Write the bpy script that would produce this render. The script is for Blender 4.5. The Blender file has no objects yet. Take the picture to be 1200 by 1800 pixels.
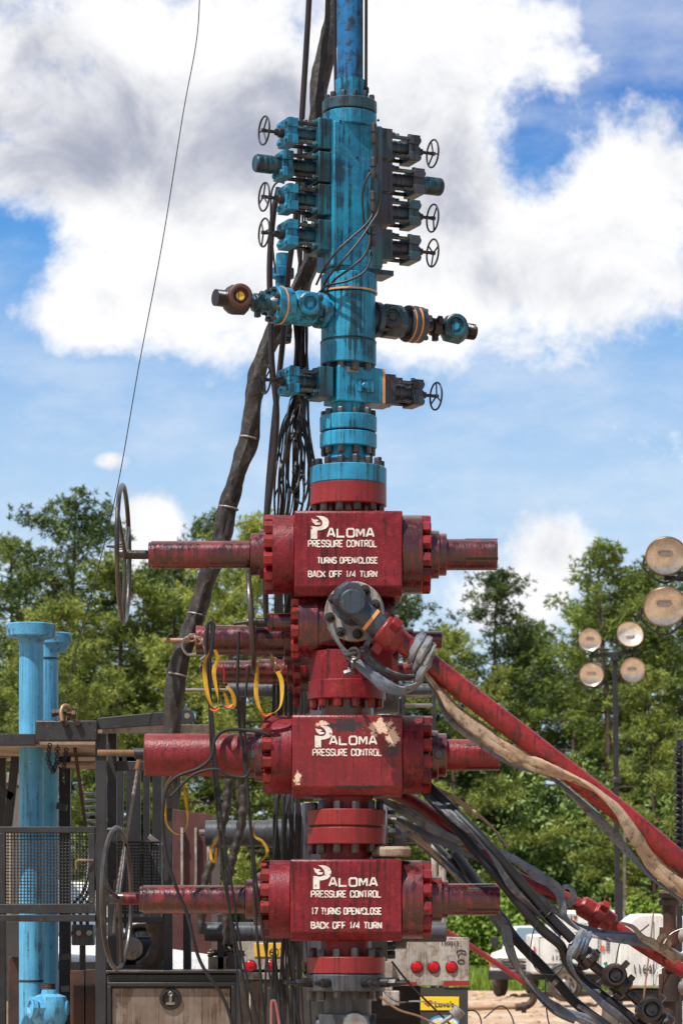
import bpy, bmesh, math, random
from mathutils import Vector, Matrix, noise as mnoise
R = math.radians
scn = bpy.context.scene
COL = scn.collection
# ------------------------------------------------------------------ camera, sky, sun
F = 5000.0; HZ = 1640.0; EYE = 1.6          # focal length / horizon in photo pixels, eye height in m
cam = bpy.data.cameras.new('camera'); co = bpy.data.objects.new('camera', cam); COL.objects.link(co)
co.location = (0, 0, EYE); co.rotation_euler = (R(90), 0, 0)
cam.sensor_fit = 'VERTICAL'; cam.sensor_height = 36; cam.sensor_width = 24; cam.lens = F / 1800 * 36
cam.shift_y = (HZ - 900) / 1800.0
cam.clip_start = 0.1; cam.clip_end = 3000
cam.dof.use_dof = True; cam.dof.focus_distance = 17.8; cam.dof.aperture_fstop = 6.5
scn.camera = co
scn.view_settings.view_transform = 'Standard'; scn.view_settings.look = 'None'
scn.view_settings.exposure = 0.27; scn.view_settings.gamma = 1
SUN = Vector((-0.42, -0.42, 1.0)).normalized()
el = math.asin(SUN.z); az = math.atan2(SUN.x, SUN.y)
sd = bpy.data.lights.new('sun', 'SUN'); sd.energy = 5.0; sd.angle = R(0.5); sd.color = (1, .955, .88)
so = bpy.data.objects.new('sun', sd); COL.objects.link(so); so.rotation_euler = SUN.to_track_quat('Z', 'Y').to_euler()
so.location = (-20, -20, 60)

class NT:
    def __init__(s, t): s.t = t; s.n = t.nodes; s.l = t.links
    def new(s, k, **kw):
        n = s.n.new(k)
        for a, b in kw.items(): setattr(n, a, b)
        return n
    def put(s, sock, v):
        if v is None: return
        if hasattr(v, 'is_output'): s.l.new(v, sock)
        else:
            try: sock.default_value = v
            except Exception: sock.default_value = (v[0], v[1], v[2], 1) if hasattr(v, '__len__') else (v, v, v)
    def m(s, op, a, b=None, c=None, clamp=False):
        n = s.new('ShaderNodeMath', operation=op, use_clamp=clamp)
        s.put(n.inputs[0], a); s.put(n.inputs[1], b); s.put(n.inputs[2], c)
        return n.outputs[0]
    def noise(s, vec, sc, det=5, rough=.55, dist=0, out=0):
        n = s.new('ShaderNodeTexNoise'); s.put(n.inputs['Vector'], vec); n.inputs['Scale'].default_value = sc
        n.inputs['Detail'].default_value = det; n.inputs['Roughness'].default_value = rough; n.inputs['Distortion'].default_value = dist
        return n.outputs[out]
    def mapv(s, vec, scale=(1,1,1), loc=(0,0,0)):
        n = s.new('ShaderNodeMapping'); s.put(n.inputs['Vector'], vec); n.inputs['Scale'].default_value = scale; n.inputs['Location'].default_value = loc
        return n.outputs[0]
    def step(s, v, a, b):
        n = s.new('ShaderNodeMapRange', interpolation_type='SMOOTHSTEP'); s.put(n.inputs[0], v)
        n.inputs[1].default_value = a; n.inputs[2].default_value = b; return n.outputs[0]
    def mix(s, f, a, b):
        n = s.new('ShaderNodeMix', data_type='RGBA'); s.put(n.inputs[0], f)
        for k, v in ((6, a), (7, b)):
            if hasattr(v, 'is_output'): s.l.new(v, n.inputs[k])
            else: n.inputs[k].default_value = (v[0], v[1], v[2], 1)
        return n.outputs[2]

# world: Nishita sky with procedural clouds laid out by direction
W = bpy.data.worlds.new('World'); scn.world = W; W.use_nodes = True
t = NT(W.node_tree); t.n.clear()
sky = t.new('ShaderNodeTexSky', sky_type='NISHITA'); sky.sun_disc = False
sky.sun_elevation = el; sky.sun_rotation = az; sky.air_density = 1.6; sky.dust_density = 0.4; sky.ozone_density = 4.0; sky.altitude = 200
tc = t.new('ShaderNodeTexCoord'); sx = t.new('ShaderNodeSeparateXYZ'); t.l.new(tc.outputs['Generated'], sx.inputs[0])
X, Y, Z = sx.outputs
azn = t.m('ARCTAN2', X, Y)
hyp = t.m('SQRT', t.m('ADD', t.m('MULTIPLY', X, X), t.m('ADD', t.m('MULTIPLY', Y, Y), 1e-5)))
te = t.m('MINIMUM', t.m('DIVIDE', Z, hyp), 3.0)
U = t.m('MULTIPLY', azn, 5.0)          # 0.2 rad = 1 unit = 1000 photo px
V = t.m('MULTIPLY', te, 5.0)
cv = t.new('ShaderNodeCombineXYZ'); t.put(cv.inputs[0], U); t.put(cv.inputs[1], V)
P = cv.outputs[0]
def blob(x, y, rx, ry):
    x = (x - 600) / 1000; y = (HZ - y) / 1000
    a = t.m('MULTIPLY', t.m('SUBTRACT', U, x), 1000 / rx); b = t.m('MULTIPLY', t.m('SUBTRACT', V, y), 1000 / ry)
    d = t.m('ADD', t.m('MULTIPLY', a, a), t.m('MULTIPLY', b, b))
    return t.m('EXPONENT', t.m('MULTIPLY', d, -1.0))
def total(bl):
    acc = None
    for w, *a in bl:
        v = t.m('MULTIPLY', blob(*a), w); acc = v if acc is None else t.m('ADD', acc, v)
    return acc
shape = total([(1.3, 300, 150, 460, 240), (.9, 380, 420, 330, 190), (.9, 760, 330, 260, 230), (1.0, 1010, 470, 230, 140), (.9, 1120, 330, 130, 130),
               (1.0, 160, 560, 130, 75), (.75, 800, 60, 200, 130), (.8, 600, 560, 300, 80), (.55, 1150, 130, 120, 75), (.5, 1000, 40, 60, 50),
               (1.75, 188, 812, 40, 24), (1.7, 262, 915, 62, 50), (1.45, 985, 975, 75, 80), (.9, 900, 1060, 130, 70), (.9, 230, 1010, 100, 60),
               (-1.0, 20, 470, 95, 75), (-.75, 960, 270, 60, 110), (-.75, 1095, 30, 110, 75), (-.9, 1190, 120, 80, 100), (-.35, 1040, 190, 60, 60), (.35, 1000, 130, 60, 30),
               (-1.2, 40, 800, 200, 130)])
nz = t.noise(P, 5.5, 13, .68, .15)
nz2 = t.noise(P, 2.2, 4, .5)
dens = t.m('ADD', shape, t.m('ADD', t.m('MULTIPLY', t.m('SUBTRACT', nz, .5), 3.0), t.m('MULTIPLY', t.m('SUBTRACT', nz2, .5), .3)))
cover = t.step(dens, .12, 1.02)
veil = t.m('MULTIPLY', t.step(t.noise(t.mapv(P, (1, 2.2, 1)), 2.6, 7, .62), .36, .75), .38)
front = t.step(t.m('ABSOLUTE', azn), .75, .35)
cover2 = t.m('MULTIPLY', t.m('MAXIMUM', cover, veil), front)
# overhead clouds outside the photographed patch
over = t.m('MULTIPLY', t.step(t.noise(tc.outputs['Generated'], 3.0, 6, .6), .56, .72), t.m('MAXIMUM', t.step(te, .36, .5), t.m('SUBTRACT', 1.0, front)))
cover2 = t.m('MAXIMUM', cover2, over)
shade = t.m('ADD', total([(.55, 300, 190, 290, 120), (.55, 170, 300, 240, 80), (.4, 60, 60, 130, 80), (.6, 520, 260, 130, 120), (.55, 800, 300, 100, 150), (.45, 930, 500, 170, 60), (.3, 300, 520, 200, 40), (-.5, 450, 60, 250, 60), (-.4, 200, 440, 160, 40)]),
          t.m('MULTIPLY', t.m('SUBTRACT', t.noise(P, 4.5, 11, .60, .35), .5), 2.4))
ccol = t.mix(t.step(shade, -.05, 1.15), (1.02, 1.02, 1.03), (.40, .43, .54))
skyc = t.mix(1.0, sky.outputs[0], sky.outputs[0])
rp_ = t.new('ShaderNodeValToRGB'); t.put(rp_.inputs[0], t.m('MULTIPLY', te, 2.5))
for e_, (p_, c_) in zip([rp_.color_ramp.elements[0], rp_.color_ramp.elements[1]] + [rp_.color_ramp.elements.new(.3) for _ in range(3)],
                        ((0, (.58, .74, .92)), (1, (.012, .10, .36)), (.40, (.43, .63, .90)), (.60, (.09, .34, .79)), (.74, (.010, .17, .60)))):
    e_.position = p_; e_.color = (*c_, 1)
skt = t.mix(.22, rp_.outputs[0], t.mix(1.0, (0, 0, 0), sky.outputs[0]))
mulv = t.new('ShaderNodeVectorMath', operation='SCALE'); t.l.new(sky.outputs[0], mulv.inputs[0]); mulv.inputs['Scale'].default_value = 0.085
skt = t.mix(t.m('MULTIPLY', t.step(t.m('ABSOLUTE', azn), .9, .5), .8), mulv.outputs[0], rp_.outputs[0])
bg1 = t.new('ShaderNodeBackground'); t.put(bg1.inputs[0], skt); bg1.inputs[1].default_value = 0.92
bg2 = t.new('ShaderNodeBackground'); t.put(bg2.inputs[0], ccol); bg2.inputs[1].default_value = 0.83
mx = t.new('ShaderNodeMixShader'); t.put(mx.inputs[0], cover2); t.l.new(bg1.outputs[0], mx.inputs[1]); t.l.new(bg2.outputs[0], mx.inputs[2])
wo = t.new('ShaderNodeOutputWorld'); t.l.new(mx.outputs[0], wo.inputs[0])

# ------------------------------------------------------------------ materials
def mat(name, col, col2=None, grime=(.018, .010, .008), streak=0., chip=0., chipcol=(.02, .018, .018), rough=.4, metal=0., bump=.25, sc=1., spec=.5, fine=70, mottled=.0, mcol=None, local=False):
    m = bpy.data.materials.new(name); m.use_nodes = True
    t = NT(m.node_tree); b = t.n['Principled BSDF']
    g = t.new('ShaderNodeNewGeometry'); pos = g.outputs['Position']
    if local: pos = t.new('ShaderNodeTexCoord').outputs['Object']
    c = col
    if col2: c = t.mix(t.step(t.noise(pos, 4 * sc, 6, .6), .35, .65), col, col2)
    rg = rough; h = t.noise(pos, fine * sc, 5, .6)
    if mottled:
        k = t.m('MULTIPLY', t.step(t.noise(pos, 16 * sc, 9, .7, .5), .5, .62), mottled)
        c = t.mix(k, c, mcol or grime); rg = t.m('ADD', rg if hasattr(rg, 'is_output') else rough, t.m('MULTIPLY', k, .15))
    if streak:
        s1 = t.noise(t.mapv(pos, (1, 1, .035)), 40 * sc, 6, .65, .25); s2 = t.noise(pos, 6.5 * sc, 5, .6)
        k = t.step(t.m('ADD', t.m('MULTIPLY', s1, .6), t.m('MULTIPLY', s2, .55)), .655 - .14 * streak, .725 - .14 * streak)
        k = t.m('MULTIPLY', k, min(1, .55 + .4 * streak))
        c = t.mix(t.m('MULTIPLY', t.step(s1, .46, .60), .22 + .3 * min(1, streak)), c, grime)
        c = t.mix(k, c, grime); rg = t.m('SUBTRACT', rg, t.m('MULTIPLY', k, .1))
        h = t.m('ADD', h, t.m('MULTIPLY', s1, .5))
    if chip:
        k = t.step(t.noise(pos, 30 * sc, 9, .72, .3), .70 - .12 * chip, .715 - .12 * chip)
        c = t.mix(k, c, chipcol); h = t.m('SUBTRACT', h, t.m('MULTIPLY', k, .4)); rg = t.m('ADD', rg, t.m('MULTIPLY', k, .25))
    t.put(b.inputs['Base Color'], c); t.put(b.inputs['Roughness'], rg); b.inputs['Metallic'].default_value = metal
    b.inputs['Specular IOR Level'].default_value = spec
    if bump:
        bn = t.new('ShaderNodeBump'); bn.inputs['Strength'].default_value = bump; bn.inputs['Distance'].default_value = .006 / sc
        t.put(bn.inputs['Height'], h); t.l.new(bn.outputs[0], b.inputs['Normal'])
    return m
M = {}
M['red'] = mat('red_paint', (.20, .013, .022), (.145, .008, .015), streak=.36, chip=.4, chipcol=(.04, .012, .014), rough=.38, bump=.45, spec=.35, grime=(.030,.007,.009), mottled=.35, mcol=(.40, .035, .035))
M['redwet'] = mat('oily_red_paint', (.20, .011, .014), (.085, .006, .009), streak=.98, mottled=.6, mcol=(.05,.008,.01), chip=.12, rough=.28, bump=.28, grime=(.042, .007, .008), spec=.8)
M['redflat'] = mat('bright_red_paint', (.27, .020, .020), (.21, .012, .015), streak=.25, chip=.25, rough=.38, bump=.45, grime=(.06, .01, .01))
M['redpipe'] = mat('scuffed_red_pipe_paint', (.29, .016, .016), (.19, .009, .010), streak=.3, chip=.4, chipcol=(.03,.035,.05), rough=.42, bump=.5, mottled=.75, mcol=(.10, .008, .012))
M['rednut'] = mat('red_nut_paint', (.28, .012, .018), (.12, .008, .01), streak=.3, chip=.2, rough=.36, bump=.2)
M['blue'] = mat('blue_paint', (.014, .27, .46), (.010, .13, .25), streak=.48, chip=.3, rough=.36, bump=.4, grime=(.006, .010, .015), mottled=.5, mcol=(.03, .30, .46))
M['bluelite'] = mat('bright_blue_paint', (.02, .30, .52), (.015, .20, .36), streak=.4, chip=.3, rough=.4, bump=.35, grime=(.01, .03, .05))
M['bluepole'] = mat('blue_riser_paint', (.010, .14, .36), (.008, .09, .22), streak=.45, rough=.4, bump=.3, grime=(.008, .012, .02), mottled=.9, mcol=(.006, .012, .02))
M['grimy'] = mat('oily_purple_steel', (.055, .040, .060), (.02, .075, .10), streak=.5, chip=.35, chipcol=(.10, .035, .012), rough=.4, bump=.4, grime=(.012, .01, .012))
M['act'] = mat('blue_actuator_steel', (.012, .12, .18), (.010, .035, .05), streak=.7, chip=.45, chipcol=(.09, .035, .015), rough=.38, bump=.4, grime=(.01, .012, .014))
M['rod'] = mat('oily_steel_rod', (.10, .12, .12), (.035, .03, .03), streak=.4, rough=.25, metal=.6, bump=.1)
M['dark'] = mat('black_steel', (.022, .022, .026), (.012, .012, .014), streak=.2, chip=.25, chipcol=(.12, .05, .03), rough=.45, bump=.25)
M['frame'] = mat('black_frame_paint', (.030, .031, .036), (.018, .018, .02), streak=.25, chip=.55, chipcol=(.16, .10, .07), rough=.5, bump=.3)
M['nut'] = mat('dark_steel_nut', (.09, .085, .09), (.04, .035, .035), chip=.3, chipcol=(.12, .04, .02), rough=.38, metal=.5, bump=.2)
M['grey'] = mat('grey_blue_steel', (.075, .085, .105), (.05, .055, .065), streak=.3, chip=.2, rough=.42, bump=.3)
M['rust'] = mat('rusty_steel', (.085, .032, .020), (.028, .016, .014), chip=.5, chipcol=(.02, .015, .012), rough=.6, bump=.5)
M['rustbrown'] = mat('oiled_brown_iron', (.030, .018, .016), (.014, .010, .011), chip=.3, chipcol=(.15, .055, .02), rough=.3, bump=.4)
M['rubber'] = mat('black_rubber', (.012, .012, .014), (.020, .020, .022), rough=.5, spec=.35, bump=.15, chip=.2, chipcol=(.10, .09, .08))
M['brownhose'] = mat('brown_black_hose', (.035, .016, .014), (.015, .010, .011), streak=.2, rough=.33, bump=.15)
M['sleeve'] = mat('oily_fabric_sleeve', (.030, .024, .021), (.014, .011, .011), rough=.5, bump=.9, fine=22, mottled=.6, mcol=(.09, .065, .05))
M['sling_b'] = mat('blue_grey_sling', (.10, .14, .21), (.20, .19, .18), rough=.75, bump=.6, mottled=.8, mcol=(.05, .06, .08), fine=45)
M['sling_t'] = mat('muddy_tan_sling', (.42, .30, .20), (.30, .22, .15), rough=.8, bump=.7, mottled=.7, mcol=(.09, .06, .045), fine=45)
M['sling_g'] = mat('grey_sling', (.27, .26, .26), (.12, .15, .20), rough=.8, bump=.7, mottled=.8, mcol=(.10, .08, .07), fine=45)
M['sling_d'] = mat('dark_oily_sling', (.03, .035, .05), (.06, .065, .08), rough=.5, bump=.7, mottled=.5, mcol=(.16, .13, .11), fine=45)
M['yellow'] = mat('yellow_webbing', (.60, .34, .012), (.40, .21, .01), rough=.6, bump=.3, chip=.3, mottled=.5, mcol=(.25, .12, .01))
M['orange'] = mat('orange_tag', (.7, .12, .03), rough=.6)
M['flangegrey'] = mat('weathered_steel_flange', (.33, .29, .26), (.22, .20, .20), streak=.2, chip=.3, chipcol=(.06, .04, .03), rough=.5, metal=.2, bump=.4, grime=(.10,.07,.05))
M['elbow'] = mat('blue_grey_elbow_paint', (.035, .06, .095), (.05, .05, .055), streak=.3, chip=.6, chipcol=(.16, .15, .14), rough=.36, bump=.4)
M['tape'] = mat('orange_tape', (.75, .33, .10), (.6, .25, .08), chip=.2, rough=.5)
M['lightblue'] = mat('sky_blue_pipe_paint', (.10, .40, .66), (.075, .31, .54), streak=.3, chip=.55, grime=(.03, .10, .16), chipcol=(.03, .04, .05), rough=.45, bump=.2, mottled=.25, mcol=(.12, .42, .66))
M['thread'] = mat('threaded_rod', (.36, .22, .13), (.22, .13, .08), rough=.45, metal=.4, bump=.2)
M['white'] = mat('white_paint', (.78, .78, .76), (.66, .65, .62), streak=.08, rough=.4, bump=.05, grime=(.4, .34, .27))
M['dirtywhite'] = mat('dirty_white_panel', (.46, .42, .38), (.32, .27, .23), rough=.6, bump=.3, mottled=.7, mcol=(.20, .12, .07), streak=.3, grime=(.12, .07, .05))
M['steelbox'] = mat('stained_stainless_panel', (.30, .25, .22), (.20, .15, .12), streak=.45, rough=.38, metal=.45, bump=.2, grime=(.10, .06, .045))
M['glass'] = mat('tinted_glass', (.10, .15, .19), rough=.08, spec=.9, bump=0)
M['tyre'] = mat('tyre_rubber', (.10, .075, .055), (.05, .04, .035), rough=.85, bump=.5)
M['rim'] = mat('wheel_rim', (.30, .25, .22), (.18, .15, .13), rough=.5, metal=.4)
M['maroon'] = mat('maroon_container_paint', (.11, .035, .030), (.08, .025, .022), streak=.2, rough=.55)
M['wood'] = mat('weathered_wood', (.42, .33, .25), (.26, .19, .14), rough=.85, bump=.7, mottled=.5, mcol=(.14, .09, .06))
M['chrome'] = mat('worn_bare_steel', (.42, .40, .38), (.20, .16, .14), rough=.28, metal=.8, bump=.15, chip=.3, chipcol=(.12, .06, .03))
M['wheelsteel'] = mat('oily_wheel_steel', (.035, .032, .032), (.10, .08, .07), rough=.3, metal=.4, bump=.2)
M['redlight'] = mat('red_lens', (.55, .008, .015), (.45, .006, .01), rough=.18, bump=0)
M['redrefl'] = mat('red_reflector', (.38, .02, .02), (.25, .02, .02), rough=.5, chip=.3)
M['lens'] = mat('dusty_lamp_lens', (.68, .55, .44), (.52, .42, .34), rough=.3, bump=.1, mottled=.5, mcol=(.34, .24, .16), sc=2)
M['bowl'] = mat('lamp_reflector', (.84, .76, .66), (.70, .60, .50), rough=.3, metal=.5, bump=.1, mottled=.3, mcol=(.35, .25, .17), sc=2)
M['lens2'] = mat('clear_lamp_lens', (.52, .48, .46), (.40, .37, .36), rough=.25, bump=.1, mottled=.4, mcol=(.28, .25, .24), sc=2)
M['signyellow'] = mat('yellow_sticker', (.85, .62, .02), rough=.4, bump=0)
M['signblue'] = mat('blue_sticker', (.06, .28, .52), rough=.4, bump=0)
M['ink'] = mat('black_ink', (.02, .018, .018), rough=.5, bump=0)
M['inkred'] = mat('red_ink', (.6, .04, .03), rough=.5, bump=0)
M['flap'] = mat('black_mud_flap', (.035, .033, .034), (.05, .045, .042), rough=.6, bump=.2)
M['green'] = mat('green_cloth', (.02, .40, .16), rough=.7)
M['stencil'] = mat('worn_white_stencil_paint', (.80, .76, .70), (.70, .64, .58), rough=.6, bump=.2, chip=.8, chipcol=(.26, .03, .035), mottled=.5, mcol=(.5, .36, .33))
M['lime'] = mat('yellow_plate', (.80, .48, .04), rough=.5)
M['bark'] = mat('pine_bark', (.10, .065, .045), (.055, .038, .03), rough=.9, bump=.8, streak=.2, fine=14)
M['dirt'] = None
def leafmat(name, c1, c2, trans=.28):
    m = bpy.data.materials.new(name); m.use_nodes = True; t = NT(m.node_tree); b = t.n['Principled BSDF']
    g = t.new('ShaderNodeNewGeometry'); oi = t.new('ShaderNodeObjectInfo')
    f = t.m('ADD', t.m('MULTIPLY', t.noise(g.outputs['Position'], .9, 3), .8), t.m('MULTIPLY', t.m('SUBTRACT', g.outputs['Random Per Island'], .5), .45))
    f = t.m('ADD', f, t.m('MULTIPLY', t.m('SUBTRACT', oi.outputs['Random'], .5), .25))
    c = t.mix(t.step(f, .15, .7), c1, c2); t.put(b.inputs['Base Color'], c); b.inputs['Roughness'].default_value = .5
    b.inputs['Specular IOR Level'].default_value = .35
    tr = t.new('ShaderNodeBsdfTranslucent'); t.put(tr.inputs[0], c)
    mx = t.new('ShaderNodeMixShader'); mx.inputs[0].default_value = trans
    o = [n for n in t.n if n.type == 'OUTPUT_MATERIAL'][0]
    t.l.new(b.outputs[0], mx.inputs[1]); t.l.new(tr.outputs[0], mx.inputs[2]); t.l.new(mx.outputs[0], o.inputs[0]); return m
M['needle'] = leafmat('pine_needles', (.034, .068, .018), (.29, .36, .065))
M['needle2'] = leafmat('sunlit_pine_needles', (.07, .12, .022), (.44, .48, .10))  # lighter copy of the pine needles, sunlight put into the colour
M['leaf'] = leafmat('broad_leaves', (.05, .10, .022), (.30, .40, .11))
M['grass'] = leafmat('grass_blades', (.16, .26, .03), (.32, .42, .07))
def mk_dirt():
    m = bpy.data.materials.new('sandy_dirt'); m.use_nodes = True; t = NT(m.node_tree); b = t.n['Principled BSDF']
    g = t.new('ShaderNodeNewGeometry').outputs['Position']
    c = t.mix(t.step(t.noise(g, .5, 6), .4, .62), (.46, .30, .19), (.58, .44, .32))
    c = t.mix(t.step(t.noise(g, 5, 6, .65), .52, .66), c, (.27, .16, .09))
    sp = t.new('ShaderNodeSeparateXYZ'); t.l.new(g, sp.inputs[0])
    green = t.step(t.m('ADD', sp.outputs[1], t.m('MULTIPLY', t.noise(g, .3, 4), 14)), 84, 89)
    c = t.mix(green, c, (.10, .13, .035))
    t.put(b.inputs['Base Color'], c); b.inputs['Roughness'].default_value = .95
    bn = t.new('ShaderNodeBump'); bn.inputs['Strength'].default_value = .9; bn.inputs['Distance'].default_value = .08
    t.put(bn.inputs['Height'], t.noise(g, 4, 8, .7)); t.l.new(bn.outputs[0], b.inputs['Normal']); return m
M['dirt'] = mk_dirt()

# ------------------------------------------------------------------ helpers
def at(px, py, Y): return Vector(((px - 600) * Y / F, Y, EYE + (HZ - py) * Y / F))
def wpos(o):
    v = o.location.copy(); q = o.parent
    while q: v += q.location; q = q.parent
    return v
def tag(o, label=None, cat=None, group=None, kind=None):
    for k, v in (('label', label), ('category', cat), ('group', group), ('kind', kind)):
        if v: o[k] = v
    return o
def empty(name, loc, label, cat, group=None):
    o = bpy.data.objects.new(name, None); COL.objects.link(o); o.location = loc; o.empty_display_size = .2
    return tag(o, label, cat, group)
def basis(d):
    d = d.normalized(); a = Vector((0, 0, 1)) if abs(d.z) < .9 else Vector((1, 0, 0))
    u = a.cross(d).normalized(); return u, d.cross(u), d
class MB:
    def __init__(s, m=None): s.b = bmesh.new(); s.m = m or Matrix.Identity(4)
    def v(s, p): return s.b.verts.new(s.m @ Vector(p))
    def f(s, vs):
        try: return s.b.faces.new(vs)
        except ValueError: return None
    def box(s, c, d, rot=None):
        c = Vector(c); Rm = rot or Matrix.Identity(3)
        P = [s.v(c + Rm @ Vector((x * d[0] / 2, y * d[1] / 2, z * d[2] / 2))) for x in (-1, 1) for y in (-1, 1) for z in (-1, 1)]
        for q in ((0,1,3,2), (4,6,7,5), (0,4,5,1), (2,3,7,6), (0,2,6,4), (1,5,7,3)): s.f([P[i] for i in q])
        return s
    def bar(s, a, b, w, h, up=None):
        a = Vector(a); b = Vector(b); d = (b - a); L = d.length; d = d / L
        up = Vector(up) if up else (Vector((0, 0, 1)) if abs(d.z) < .95 else Vector((0, 1, 0)))
        y = up.cross(d).normalized(); z = d.cross(y)
        Rm = Matrix((d, y, z)).transposed(); return s.box((a + b) / 2, (L, w, h), Rm)
    def lathe(s, o, d, prof, seg=32, ang0=0, cap=True):
        o = Vector(o); u, w, d = basis(Vector(d)); rings = []
        for (x, r) in prof:
            rings.append([s.v(o + d * x + (u * math.cos(ang0 + 2 * math.pi * k / seg) + w * math.sin(ang0 + 2 * math.pi * k / seg)) * r) for k in range(seg)])
        for A, B in zip(rings, rings[1:]):
            for k in range(seg): s.f([A[k], A[(k + 1) % seg], B[(k + 1) % seg], B[k]])
        if cap: s.f(rings[0][::-1]); s.f(rings[-1])
        return s
    def cyl(s, a, b, r, seg=24, r2=None):
        a = Vector(a); b = Vector(b); L = (b - a).length
        return s.lathe(a, b - a, [(0, r), (L, r if r2 is None else r2)], seg)
    def hexn(s, a, b, r, ang=0): 
        a = Vector(a); b = Vector(b); L = (b - a).length
        return s.lathe(a, b - a, [(0, r), (L * .85, r), (L, r * .86)], 6, ang)
    def tube(s, pts, r, seg=10, sub=6, rf=None, flat=None, twist=0, closed=False, off=0, ph=0):
        P = [Vector(p) for p in pts]
        if sub > 1:
            Q = []; n = len(P)
            rng = range(n if closed else n - 1)
            for i in rng:
                if closed: p0, p1, p2, p3 = P[i - 1], P[i], P[(i + 1) % n], P[(i + 2) % n]
                else: p1, p2 = P[i], P[i + 1]; p0 = P[i - 1] if i else p1 * 2 - p2; p3 = P[i + 2] if i + 2 < n else p2 * 2 - p1
                for k in range(sub):
                    x = k / sub
                    Q.append(.5 * (2 * p1 + (p2 - p0) * x + (2 * p0 - 5 * p1 + 4 * p2 - p3) * x * x + (3 * p1 - p0 - 3 * p2 + p3) * x ** 3))
            if not closed: Q.append(P[-1])
            P = Q
        n = len(P); rings = []; u = None; L = 0
        for i, p in enumerate(P):
            d = (P[(i + 1) % n] - P[i - 1]) if closed else (P[min(i + 1, n - 1)] - P[max(i - 1, 0)])
            d.normalize()
            if u is None: u, w, _ = basis(d)
            else: u = (u - d * u.dot(d)).normalized(); w = d.cross(u)
            if i: L += (P[i] - P[i - 1]).length
            rr = r * (rf(i / (n - 1), L) if rf else 1)
            if off: p = p + (u * math.cos(twist * L + ph) + w * math.sin(twist * L + ph)) * off
            ring = []
            for k in range(seg):
                a = 2 * math.pi * k / seg; ca, sa = math.cos(a), math.sin(a)
                if flat:
                    tw = twist * L; x, y = ca, sa * flat; x, y = x * math.cos(tw) - y * math.sin(tw), x * math.sin(tw) + y * math.cos(tw)
                else: x, y = ca, sa
                q = rr
                if rf and getattr(rf, 'lump', 0): q *= 1 + rf.lump * (mnoise.noise(Vector((ca * 1.5, sa * 1.5, L * rf.freq))) + .45 * mnoise.noise(Vector((ca * 3 + 5, sa * 3, L * rf.freq * 2.2))))
                ring.append(s.v(p + (u * x + w * y) * q))
            rings.append(ring)
        pr = list(zip(rings, rings[1:])) + ([(rings[-1], rings[0])] if closed else [])
        for A, B in pr:
            for k in range(seg): s.f([A[k], A[(k + 1) % seg], B[(k + 1) % seg], B[k]])
        if not closed: s.f(rings[0][::-1]); s.f(rings[-1])
        return s
    def torus(s, c, axis, Rr, r, seg=48, ts=10):
        u, w, d = basis(Vector(axis)); c = Vector(c)
        return s.tube([c + (u * math.cos(2 * math.pi * k / seg) + w * math.sin(2 * math.pi * k / seg)) * Rr for k in range(seg)], r, ts, 1, closed=True)
    def prism(s, pts, off):   # planar polygon (3D points) extruded by vector off
        off = Vector(off); A = [s.v(p) for p in pts]; B = [s.v(Vector(p) + off) for p in pts]
        s.f(A); s.f(B[::-1]); n = len(A)
        for k in range(n): s.f([A[k], A[(k + 1) % n], B[(k + 1) % n], B[k]])
        return s
    def build(s, name, m, parent=None, bevel=0, sharp=32, smooth=True, **tg):
        b = s.b
        bmesh.ops.recalc_face_normals(b, faces=b.faces)
        if smooth:
            for f in b.faces: f.smooth = True
            lim = R(sharp)
            for e in b.edges:
                if len(e.link_faces) == 2 and e.calc_face_angle(0) > lim: e.smooth = False
        if b.verts:
            lo = Vector([min(v.co[i] for v in b.verts) for i in range(3)]); hi = Vector([max(v.co[i] for v in b.verts) for i in range(3)])
        else: lo = hi = Vector()
        c = (lo + hi) / 2
        if parent is None: c.z = lo.z
        for v in b.verts: v.co -= c
        me = bpy.data.meshes.new(name); b.to_mesh(me); b.free()
        me.materials.append(M[m] if isinstance(m, str) else m)
        o = bpy.data.objects.new(name, me); COL.objects.link(o)
        o.location = c - (wpos(parent) if parent else Vector()); o.parent = parent
        if bevel:
            md = o.modifiers.new('bevel', 'BEVEL'); md.width = bevel; md.segments = 2; md.limit_method = 'ANGLE'; md.angle_limit = R(40)
        if tg: tag(o, **tg)
        return o
def copy_tree(o, parent=None):
    c = o.copy(); COL.objects.link(c); c.parent = parent
    for ch in [q for q in bpy.data.objects if q.parent == o]: copy_tree(ch, c)
    return c
def lumpy(a=.25, f=8, b=0, fb=20):
    def g(x, L): return 1 + b * math.sin(L * fb + 2 * mnoise.noise(Vector((L * 3, 1, 2))))
    g.lump = a; g.freq = f; return g

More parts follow.
